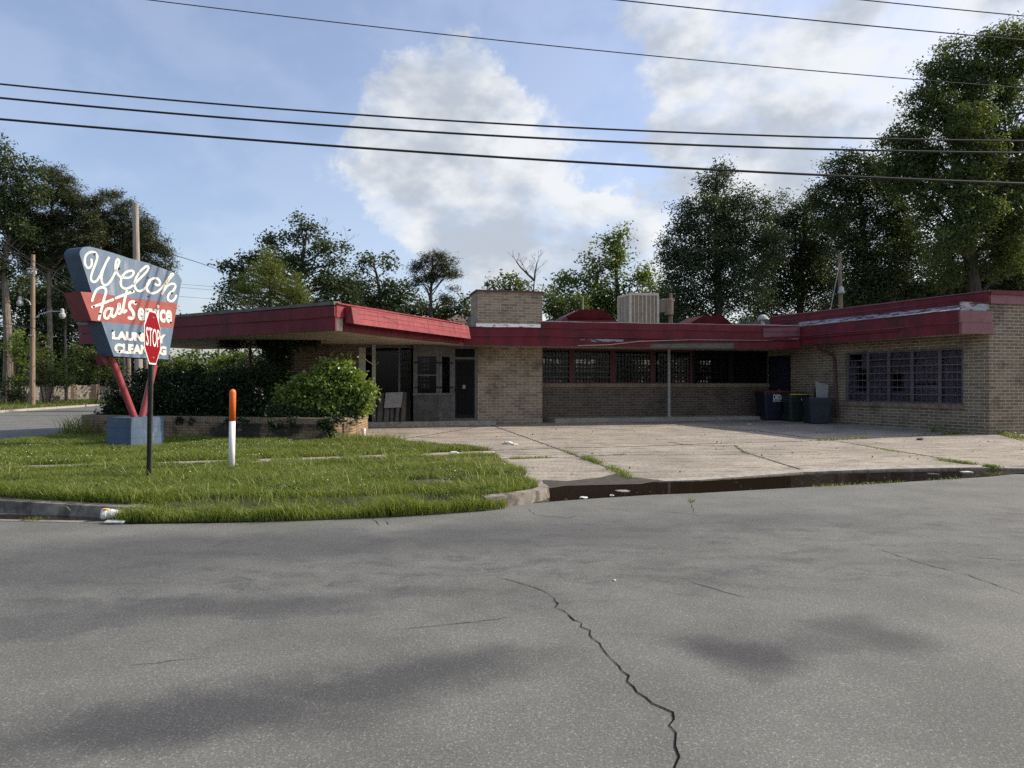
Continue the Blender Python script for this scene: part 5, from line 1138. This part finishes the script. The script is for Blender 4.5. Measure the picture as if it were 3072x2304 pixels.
tree('open leafed tree with two lobes right of the wide oak', 58, [(1110,785,28,20),(1085,800,22,26),(1165,800,16,24),(1090,845,34,32),(1150,860,42,38),(1100,912,50,38),(1180,905,42,45),(1215,865,26,24),(1160,775,12,8),(1140,925,60,28),(1060,880,28,30),(1230,900,24,30)], (1140,1100), [(1140,930),(1135,850),(1120,790)], .28, 'dark', .28, .75, .8, 32, 55, seed=12, group=GL, thin=.18)
tree('round topped pine standing alone left of the brick pier', 55, [(1295,770,42,18),(1325,795,42,26),(1262,800,32,24),(1352,822,30,22),(1240,850,16,12),(1300,830,48,20),(1352,870,20,10),(1350,905,26,14),(1262,838,30,16),(1240,815,14,10),(1335,895,20,10)], (1292,1100), [(1292,940),(1294,850),(1298,770)], .20, 'pine', .24, .5, .95, 50, 60, seed=13, group=GL, width=.18, name='pine_tree', thin=.13)
tree('dark tree closing the gap between the oak and its right neighbour', 68, [(1075,890,50,40),(1010,860,40,40),(1120,930,50,30),(1190,930,50,28),(1050,930,60,30),(960,930,50,20)], (1080,1100), [(1080,940),(1080,880)], .2, 'dark', .3, .8, .9, 36, 14, seed=43, group=GL)
tree('low dark scrub trees at the foot of the lone pine', 62, [(1262,930,46,24),(1365,925,46,24),(1410,935,26,20),(1392,900,18,12),(1310,945,50,20),(1230,940,30,20)], (1330,1100), [(1330,960),(1330,930)], .2, 'dark', .3, .8, .9, 40, 12, seed=14, group=GL)
tree('tall broadleaf tree at the left edge with a creeper-wrapped trunk', 56, [(5,455,18,50),(40,520,45,45),(100,512,32,38),(20,620,55,80),(112,590,34,50),(65,690,60,60),(0,810,40,60),(-60,560,60,120),(-70,760,70,100),(55,590,40,40)], (22,1195), [(25,1060),(18,900),(14,780),(50,640)], .42, 'dark', .25, .85, .75, 58, 60, bark='barkpale', seed=15, group=GW, thin=.16)
tree('tall pine with a clear pale trunk behind the lamp pole', 58, [(160,520,40,24),(190,555,55,34),(120,590,45,34),(245,610,50,40),(275,660,42,34),(190,660,80,36),(100,700,50,36),(255,735,70,42),(150,770,70,40),(80,640,34,30),(300,610,20,20),(200,600,60,36),(290,720,30,30),(60,560,30,50),(200,740,90,50),(150,680,60,40),(60,740,50,60)], (153,1190), [(150,1000),(147,850),(152,700),(160,540)], .24, 'pine', .27, .55, .95, 54, 90, bark='barkpale', seed=16, group=GW, width=.18, name='pine_tree', thin=.16)
tree('broad pine crown behind the leaning grey pole', 60, [(335,588,40,20),(375,630,50,32),(325,670,55,40),(435,680,40,34),(478,735,34,34),(400,750,72,50),(508,780,20,32),(455,815,60,34),(345,770,55,45),(495,830,30,26),(300,640,26,26),(395,690,50,34),(440,860,60,30),(350,840,70,50),(300,720,50,60),(420,720,60,40),(380,800,80,50),(290,800,50,60)], (385,1190), [(383,1000),(380,850),(378,720),(350,620)], .26, 'pine', .27, .55, .95, 54, 90, bark='barkpale', seed=17, group=GW, width=.18, name='pine_tree', thin=.16)
tree('dark leafy understory tree filling the space below the left pines', 66, [(60,900,110,70),(170,900,100,60),(120,1000,110,70),(40,1040,90,80),(250,940,80,70)], (60,1190), [(80,1050),(100,920)], .25, 'dark', .28, .8, 1.0, 36, 30, seed=18, group=GW)
tree('dark leafy understory tree behind the slanted sign', 66, [(300,900,80,60),(380,930,80,60),(330,1020,90,70),(430,1000,80,60),(460,920,60,50),(420,1090,90,60),(300,1100,80,40)], (350,1190), [(350,1080),(350,940)], .25, 'dark', .28, .8, 1.0, 36, 30, seed=19, group=GW)
tree('leafy dark tree closing the view behind the block wall', 75, [(200,1110,120,50),(330,1100,90,50),(450,1100,80,50),(80,1110,90,50),(540,1110,60,36)], (300,1170), [(300,1130),(300,1080)], .2, 'mid', .3, .8, 1.0, 36, 12, seed=40, group=GW)
tree('dense dark scrub behind the block wall left of the sign', 70, [(150,1130,60,34),(220,1120,60,44),(290,1125,60,40),(340,1120,50,40),(160,1070,60,50),(260,1060,70,50),(20,1100,60,50),(-40,1120,60,60)], (250,1180), [(250,1140),(250,1090)], .2, 'dark', .28, .7, 1.2, 36, 12, seed=41, group=GW)
tree('dark mixed tree filling the sky between the two left pines', 74, [(230,720,60,60),(300,690,50,50),(330,780,70,60),(200,830,80,60),(110,800,60,60),(420,820,70,50),(60,700,50,60),(270,840,80,50)], (260,1180), [(260,900),(270,720)], .25, 'dark', .3, .8, .9, 36, 20, seed=42, group=GW)
tree('thin pale trunked tree right of the clear pine trunk', 59, [(205,880,50,40),(180,960,40,30)], (199,1185), [(198,1080),(196,980),(200,900)], .14, 'dark', .26, .7, .9, 36, 10, bark='barkpale', seed=20, group=GW)
tree('pale trunked tree seen below the sign, right of the posts', 50, [(440,980,50,40)], (440,1180), [(438,1090),(436,1000)], .20, 'dark', .26, .7, .8, 36, 8, bark='barkpale', seed=21, group=GW)
tree('pale trunked tree seen below the middle of the sign', 52, [(372,980,50,40)], (373,1180), [(372,1090),(370,1000)], .16, 'dark', .26, .7, .8, 36, 8, bark='barkpale', seed=22, group=GW)
# the creeper and shrubs on that side
def shrub(label, Y, lobes, mat, leaf, cr, dens, per, name='shrub', cat='shrub', group=None, core=True, zb=.1, width=.6, up=.3, nstem=14, shell=.35, stem_r=.02):
    px = sum(l[0] for l in lobes)/len(lobes); q = P3(px, 1155, Y); q.z = zb; e_ = empty(name, q, label, cat, group)
    C_, R_ = clumps(lobes, Y, cr, dens, shell); V, tone = fill(C_, R_, per, leaf, flat=.85, width=width, up=up); foliage('leaves', V, tone, LM[mat], e_)
    b = MB(); rnd = random.Random(int(px))
    for k in rnd.sample(range(len(C_)), min(nstem, len(C_))):
        c = Vector(C_[k]); s_ = Vector((c.x*.3+q.x*.7, c.y*.3+q.y*.7, zb)) if abs(c.x-q.x) < 2 else Vector((c.x+rnd.uniform(-.3,.3), c.y, zb))
        b.tube([s_, s_.lerp(c, .5)+Vector((rnd.uniform(-.1,.1),0,.05)), c], [stem_r, stem_r*.7, stem_r*.3], 5)
    b.build('stems', M['bark'], e_, uv=False); return e_
shrub('sunlit yellow green shrub between the big trunk and the lamp pole', 53, [(72,1050,24,34),(68,1105,32,38),(60,1010,20,24),(80,1140,26,20)], 'bright', .22, .5, 1.0, 40)
shrub('fresh green vine-covered mound right of the lamp pole', 52, [(130,1080,36,50),(150,1120,44,34),(120,1020,20,30),(190,1140,40,20),(118,1140,30,24)], 'mid', .2, .5, 1.1, 44)
shrub('green undergrowth above the block wall', 58, [(230,1120,40,26),(290,1120,40,26),(340,1110,40,30),(250,1080,60,40),(320,1070,50,40)], 'mid', .22, .55, 1.0, 36)
shrub('creeper leaves on the broad left trunk', 55, [(38,1010,18,14),(30,1040,24,18),(38,1062,16,16)], 'bright', .22, .5, 1.0, 30)
shrub('brush at the foot of the broad left trunk', 53, [(20,1185,40,14),(60,1180,40,18),(5,1150,30,20)], 'dark', .19, .45, 1.0, 36)
# dead branch on the oak, bare tree
def bare(label, Y, base, segs, r0, seed, name='bare_tree', group=None):
    rnd = random.Random(seed); q = P3(base[0], base[1], Y); q.z = 0
    b = MB()
    def grow(p, d, l, r, lev):
        q_ = p+d*l; mid_ = p.lerp(q_, .5)+Vector((rnd.uniform(-1,1), 0, rnd.uniform(-1,1)))*l*.06; b.tube([p, mid_, q_], [r, r*.8, r*.62], 5, cap=False)
        if lev == 0: return
        for _ in range(rnd.choice((2, 2, 3))):
            nd = (d+Vector((rnd.uniform(-.8,.8), rnd.uniform(-.5,.5), rnd.uniform(-.2,.6)))).normalized(); grow(q_, nd, l*rnd.uniform(.55,.8), r*.6, lev-1)
    prev = q
    for path in segs:
        pts = [P3(x, y, Y) for x, y in path]; n = len(pts); b.tube(pts, [r0*(1-.75*i/n) for i in range(n)], 6)
        grow(pts[-1], (pts[-1]-pts[-2]).normalized(), .42, r0*.22, 3)
        for i in range(1, n):
            for s_ in (-1, 1): grow(pts[i], (Vector((s_*rnd.uniform(.3,.9), rnd.uniform(-.4,.4), 1))).normalized(), rnd.uniform(.25,.5), r0*.18, 3)
    o = b.build(name, M['bark'], uv=False); tag(o, label, 'tree', group); return o
bare('leafless tree with spreading twigs behind the brick pier', 52, (1600,1100), [[(1600,1000),(1600,880),(1603,840)], [(1603,842),(1582,822),(1560,800),(1549,785)], [(1603,842),(1605,818),(1611,790)], [(1585,826),(1578,812)]], .085, 3)
bare('thin forked dead branch sticking up out of the oak top', 55, (960,1000), [[(972,740),(974,712),(975,688)]], .06, 5, name='dead_branch')
bare('small dead branch leaning out right of the oak top', 55, (1020,1000), [[(1018,742),(1035,728),(1045,722)]], .05, 6, name='dead_branch')
# hedge, bush, ivy
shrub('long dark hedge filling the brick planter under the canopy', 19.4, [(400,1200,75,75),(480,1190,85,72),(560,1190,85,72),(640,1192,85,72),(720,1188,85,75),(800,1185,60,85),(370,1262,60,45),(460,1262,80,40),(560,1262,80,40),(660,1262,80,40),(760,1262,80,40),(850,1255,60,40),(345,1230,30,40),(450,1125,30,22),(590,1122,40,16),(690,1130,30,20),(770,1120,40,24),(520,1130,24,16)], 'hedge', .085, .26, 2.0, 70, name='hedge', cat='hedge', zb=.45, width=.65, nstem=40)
shrub('bright green vine-covered bush spilling over the right end of the planter', 18.0, [(975,1145,66,46),(925,1185,80,38),(1045,1188,66,50),(872,1190,42,32),(1095,1190,26,40),(1000,1225,95,32),(1075,1205,38,42),(975,1090,28,18),(1045,1130,40,30),(920,1150,40,22),(1025,1095,30,14)], 'vine', .088, .20, 2.2, 40, name='vine_bush', cat='bush', zb=.45, width=.85, up=.15, nstem=30)
shrub('dark weedy growth under the bright bush', 17.6, [(900,1245,60,18),(980,1250,60,14),(1040,1245,40,16),(830,1240,50,30)], 'hedge', .07, .2, 1.8, 50, name='undergrowth', cat='undergrowth', zb=.45)
shrub('creeper trailing over the top of the planter wall', 17.3, [(600,1262,90,10,.7),(740,1264,90,12,.3),(860,1268,60,16,-.1),(975,1268,30,14,-.6),(990,1292,12,26,-.6),(1000,1262,40,10,-.4),(470,1260,50,8,1.0)], 'hedge', .075, .10, 1.3, 26, name='creeper', cat='creeper', zb=.62, nstem=10, stem_r=.008)
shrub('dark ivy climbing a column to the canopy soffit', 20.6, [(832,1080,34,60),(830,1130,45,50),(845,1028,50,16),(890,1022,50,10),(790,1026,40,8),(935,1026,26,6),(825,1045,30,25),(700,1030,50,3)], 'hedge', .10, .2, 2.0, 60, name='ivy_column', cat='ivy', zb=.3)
b = MB(); q = P3(828, 1100, 20.9); b.tube([(q.x,q.y,.1),(q.x,q.y,2.79)], .12, 10); b.build('canopy_post', M['redframe'], can)
# tendrils
b = MB()
for pts in [[(1088,1069),(1105,1085),(1120,1093),(1132,1092),(1135,1086)], [(1051,1072),(1053,1060),(1060,1054)], [(990,1068),(996,1058),(1004,1055)], [(1084,1078),(1094,1072),(1096,1066),(1090,1065),(1088,1071)]]:
    b.tube([P3(x, y, 17.8) for x, y in pts], .008, 5)
tag(b.build('tendrils', M['g_dry'], uv=False), 'thin pale tendrils curling off the bright bush top', 'vine')
# the far wood that closes the view
lob = []
for x in range(-300, 3400, 90):
    lob.append((x, 1120+random.uniform(-8, 8), 75, 38+random.uniform(-8, 14), random.uniform(-6, 6)))
lob += [(640,1090,40,34),(700,1082,50,40),(560,1092,40,30),(760,1090,40,34),(590,1070,20,16)]
C_, R_ = clumps(lob, 105, 1.6, 3.2, .4); V, tone = fill(C_, R_, 26, .62); o = foliage('far_woods', V, tone, LM['far']); o['kind'] = 'stuff'
tree('pale green tree seen under the canopy left of the thin red post', 60, [(690,1090,34,26),(720,1075,24,16),(660,1100,24,20)], (690,1190), [(690,1120),(700,1085)], .15, 'bright', .26, .6, 1.0, 40, 10, seed=30)
tree('dark tree seen under the canopy behind the thin red post', 40, [(775,1090,34,40),(810,1080,30,40),(735,1110,30,30)], (780,1190), [(780,1130),(785,1080)], .15, 'dark', .18, .5, 1.1, 60, 10, seed=31)

# ------------------------------------------------------------------ grass
def blades(P, h, w, lean, name, mat, up=None):
    n = len(P)
    if n == 0: return
    ang = RNG.uniform(0, 2*np.pi, n); dx = np.stack([np.cos(ang), np.sin(ang), np.zeros(n)], 1)
    la = RNG.uniform(0, 2*np.pi, n); ld = np.stack([np.cos(la), np.sin(la), np.zeros(n)], 1)*(lean*RNG.uniform(.2, 1.5, n))[:, None]
    z = np.array([0, 0, 1.]); h_ = h[:, None]; w_ = w[:, None] if not np.isscalar(w) else w
    V = np.empty((n, 5, 3)); m = P+z*h_*.55+ld*h_*.35; t = P+z*h_*(1-.25*np.abs(lean))+ld*h_*1.1
    V[:, 0] = P-dx*w_*.5; V[:, 1] = P+dx*w_*.5; V[:, 2] = m-dx*w_*.42; V[:, 3] = m+dx*w_*.42; V[:, 4] = t
    base = np.arange(n)[:, None]*5; idx = np.concatenate([base+np.array([0,1,3,2]), base+np.array([2,3,4])], 1).ravel()
    sizes = np.tile([4, 3], n); pat = np.array([noise.noise(Vector((p[0]*.8, p[1]*.8, 0))) for p in P[::7]]); pat = np.repeat(pat, 7)[:n]
    if len(pat) < n: pat = np.concatenate([pat, np.zeros(n-len(pat))])
    a = np.clip(RNG.uniform(0, 1, n)*.6+.2+pat*.5, 0, 1)
    o = np_mesh(name, V.reshape(-1, 3), sizes, np.repeat(a, 2), mat, None, idx); o['kind'] = 'stuff'; return o
def inpoly(P, poly):
    x, y = P[:, 0], P[:, 1]; r = np.zeros(len(P), bool); n = len(poly)
    for i in range(n):
        x1, y1 = poly[i][:2]; x2, y2 = poly[(i+1) % n][:2]
        if y1 == y2: continue
        c = ((y1 > y) != (y2 > y)) & (x < (x2-x1)*(y-y1)/(y2-y1)+x1); r ^= c
    return r
def scatter(poly, dens, zf=.14, bias=None):
    xs = [p[0] for p in poly]; ys = [p[1] for p in poly]; A_ = (max(xs)-min(xs))*(max(ys)-min(ys)); n = int(A_*dens)
    P = np.stack([RNG.uniform(min(xs), max(xs), n), RNG.uniform(min(ys), max(ys), n), np.full(n, zf)], 1)
    P = P[inpoly(P, poly)]; vis = np.abs(P[:, 0]) < P[:, 1]*.74+.5; return P[vis]
def jitn(P, s, o=0): return np.array([noise.noise(Vector((p[0]*s+o, p[1]*s, o))) for p in P])
inn = [p for p in edge]
swn = [(p.x, p.y) for p in sw[:5]]; swf = [(p.x, p.y) for p in sw[5:]]
front = [(p.x, p.y) for p in inn if p.y < 13 or True]
lawnA = [(p.x, p.y) for p in inn if p.y < G(0,1411,.142).y+3.0]+[(G(1560,1420,.13).x+.1, G(1560,1420,.13).y), (G(1492,1386,.13).x+.05, G(1492,1386,.13).y), swn[4], swn[3], swn[2], swn[1], swn[0]]
P = scatter(lawnA, 3600)
P = P[((P[:, 0]-MULCH.x)/.5)**2+((P[:, 1]-MULCH.y)/.36)**2 > 1+.2*RNG.normal(size=len(P))]
nn = jitn(P, 1.6); h = (.062+.052*np.clip(nn+.3, 0, 1))*RNG.uniform(.6, 1.5, len(P))
blades(P, h, RNG.uniform(.004, .009, len(P)), .8, 'lawn_grass', M['g_near'])
idx = RNG.choice(len(P), 900, replace=False); idx = idx[jitn(P[idx], 1.1, 4) > .05]
blades(P[idx], RNG.uniform(.16, .32, len(idx)), .007, .9, 'tall_grass', M['g_dry'])
# bank of longer grass over the kerb and into the gutter
kb = [(p.x, p.y) for p in KERB if p.x > -4.45 and p.y < 9.0]
fr_ = [(-4.35,7.72),(-3.6,7.70),(-2.6,7.78),(-1.84,7.93),(-1.0,8.15),(-.3,8.44),(-.05,8.60)]
bk_ = [(x, y+.75) for x, y in [(-4.2,7.95),(-3,7.9),(-1.84,8.05),(-.8,8.36),(-.25,8.6)]]
poly = fr_+bk_[::-1]
P = scatter(poly, 7500, 0.0); d_ = np.full(len(P), 9.)
for (a_, c_) in zip(fr_[:-1], fr_[1:]):
    A2, C2 = np.array(a_), np.array(c_); t_ = np.clip(((P[:, :2]-A2) @ (C2-A2))/((C2-A2) @ (C2-A2)), 0, 1); d_ = np.minimum(d_, np.linalg.norm(P[:, :2]-(A2+t_[:, None]*(C2-A2)), axis=1))
keep = (d_ < .36+.12*jitn(P, 2.0, 2)) | (RNG.uniform(0, 1, len(P)) < .10); keep |= (P[:, 0] < -4.0) | (P[:, 0] > -.55)
P[:, 2] = np.clip((d_-.35)/.2, 0, 1)*.10+.01; P = P[keep & (RNG.uniform(0, 1, len(P)) < .75)]; blades(P, (.12+.13*np.clip(jitn(P, 1.8, 7)+.35, 0, 1))*RNG.uniform(.5, 1.4, len(P)), RNG.uniform(.005, .009, len(P)), .75, 'bank_grass', M['g_near'])
# fringe along left kerb top
P = scatter([(-7.6,9.1),(-6,8.5),(-4.3,8.05),(-4.2,8.35),(-6,8.8),(-7.6,9.5)], 4200, .14); blades(P, .20*RNG.uniform(.5, 1.2, len(P)), .008, .7, 'bank_grass', M['g_near'])
strip = swn+swf; P = scatter(strip, 1500, .15); P = P[jitn(P, 1.3, 31) > .20]; blades(P, RNG.uniform(.04, .12, len(P)), .008, .9, 'lawn_grass', M['g_near'])
wk = scatter(lawnA, 60, .14); wk = wk[jitn(wk, .9, 12) > .10]; wk = np.repeat(wk, 16, 0)+RNG.normal(size=(len(wk)*16, 3))*np.array([.05, .05, .015]); wk[:, 2] = np.abs(wk[:, 2]-.14)+.17
o = foliage('lawn_weeds', leaf_quads(wk, RNG.uniform(.02, .045, len(wk)), width=.7, up=1.2), RNG.uniform(0, .7, len(wk)), LM['mid']); o['kind'] = 'stuff'
dk = scatter(lawnA, 900, .14); dk = dk[jitn(dk, .7, 21) > .22]
blades(dk, RNG.uniform(.06, .13, len(dk)), .006, .9, 'dry_grass', M['g_dry'])
# second lawn band
lawnB = [swf[4], swf[3], swf[2], swf[1], swf[0]]+[(G(x,y,.135).x, G(x,y,.135).y) for x, y in [(1440,1350),(1250,1333),(1150,1323),(1060,1318),(1030,1318)]]+[(-3.95,17.2),(-4.35,16.7),(-11.3,18.65),(-11.9,19.5),(-12.0,16),(-11.6,13.6)]
P = scatter(lawnB, 1700); P = P[~((np.abs(P[:,0]+8.0) < .55) & (np.abs(P[:,1]-15.65) < .4))]
blades(P, (.09+.08*np.clip(jitn(P, 1.2, 3)+.3, 0, 1))*RNG.uniform(.6, 1.5, len(P)), RNG.uniform(.007, .013, len(P)), .8, 'lawn_grass', M['g_near'])
Fp = scatter(lawnB, 26, .22); Fp = Fp[jitn(Fp, .6, 9) > -.12]; Fq = scatter(lawnA, 2, .21); Fp = np.concatenate([Fp, Fq])
V = leaf_quads(Fp, np.full(len(Fp), .026), width=.95, up=2.5); V2 = leaf_quads(Fp, np.full(len(Fp), .026), width=.95, up=0.)
o = foliage('clover_flowers', np.concatenate([V, V2]), np.zeros(2*len(Fp)), M['flower']); o['kind'] = 'stuff'
# tall weeds by the planter corner and wing wall
P = scatter([(-4.1,17.0),(-3.0,16.6),(-2.4,16.2),(-2.6,15.8),(-4.2,16.2)], 500, .14); blades(P, RNG.uniform(.1, .38, len(P)), .009, .5, 'tall_grass', M['g_near'])
P = scatter([(-12.3,19.2),(-11.3,18.4),(-10.6,18.2),(-10.8,19.2),(-12.0,20.8)], 260, .14); blades(P, RNG.uniform(.2, .75, len(P)), .016, .6, 'tall_grass', M['g_far'])
def tufts(pts, n, hh, ww, spread, fn=LP, mat='g_near', name='joint_grass'):
    out = []
    for i in range(n):
        k = RNG.uniform(0, len(pts)-1); a_ = int(k); p = Vector(pts[a_]).lerp(Vector(pts[min(a_+1, len(pts)-1)]), k-a_); q = fn(p.x, p.y)
        if noise.noise(q*1.3) < -.12: continue
        out.append([q.x+RNG.normal()*spread, q.y+RNG.normal()*spread, q.z])
    if len(out) < 5: return
    P = np.array(out); blades(P, hh*RNG.uniform(.4, 1.3, len(P)), ww, 1.0, name, M[mat])
tufts([(1740,1372),(1780,1384),(1830,1405),(1895,1437)], 900, .10, .009, .05)
tufts([(1690,1352),(1746,1374)], 160, .06, .009, .03)
tufts([(1497,1377),(1560,1376),(1650,1373)], 500, .06, .008, .05); tufts([(1780,1368),(1880,1364)], 120, .05, .008, .03)
tufts([(2446,1322),(2560,1318),(2678,1312),(2848,1303),(2969,1296)], 620, .09, .012, .05); tufts([(2800,1306),(2900,1300),(2969,1296),(3020,1305),(3072,1318)], 1100, .13, .013, .10)
tufts([(2760,1370),(2850,1385),(2945,1397),(2995,1405)], 900, .07, .010, .04); tufts([(2600,1340),(2700,1358)], 160, .04, .01, .03)
tufts([(2232,1357),(2291,1374)], 300, .06, .009, .04)
tufts([(2440,1461),(2560,1455),(2680,1449),(2900,1436)], 260, .05, .008, .03, fn=lambda x, y: G(x, y))
tufts([(2010,1483),(2040,1481)], 80, .08, .007, .03, fn=lambda x, y: G(x, y)); tufts([(1072,1552),(1110,1554)], 90, .05, .008, .03, fn=lambda x, y: G(x, y)); tufts([(2071,1498),(2076,1508)], 40, .04, .008, .02, fn=lambda x, y: G(x, y))
tufts([(70,1562),(150,1560),(235,1561)], 160, .05, .007, .03, fn=lambda x, y: G(x, y)); tufts([(240,1545),(245,1548)], 60, .26, .006, .03, fn=lambda x, y: G(x, y), mat='g_dry')
tufts([(1510,1500),(1530,1498)], 200, .1, .007, .05, fn=lambda x, y: G(x, y, .02), mat='g_dry')
tufts([(2800,1296),(2815,1296)], 26, .35, .02, .08)
# small leaf litter blown over the slab and along the gutter
nD = 520; D = np.stack([RNG.uniform(-3, 14, nD), RNG.uniform(11.5, 24, nD), np.zeros(nD)], 1); D = D[jitn(D, .5, 3)+RNG.uniform(-.3, .5, nD) > .05]; D[:, 2] = .02+.0145*(D[:, 1]-11.5)+.012
nE = 110; E = np.stack([RNG.uniform(-4.2, 9, nE), np.zeros(nE), np.full(nE, .013)], 1); E[:, 1] = 8.1+np.clip(E[:, 0]+3, 0, 99)*.40*.9+RNG.normal(size=nE)*.2; E = E[E[:, 1] < 11.6]
V = leaf_quads(np.concatenate([D, E]), RNG.uniform(.02, .07, len(D)+len(E)), width=.6, up=3.); V[:, :, 2] = np.maximum(V[:, :, 2], .008)
o = foliage('leaf_litter', V, RNG.uniform(0, 1, len(V)), M['mulch']); o['kind'] = 'stuff'
# far verge across the side street
fvp = [(p.x-.3, p.y) for p in fk[:6]]+[(-62,75),(-52,22)]
P = scatter(fvp, 42, .10); blades(P, (.16+.3*np.clip(jitn(P, .25, 5), 0, 1))*RNG.uniform(.5, 1.4, len(P)), RNG.uniform(.03, .06, len(P)), .6, 'verge_grass', M['g_far'])
print('leaves', LEAFN[0], 'objects', len(bpy.data.objects))
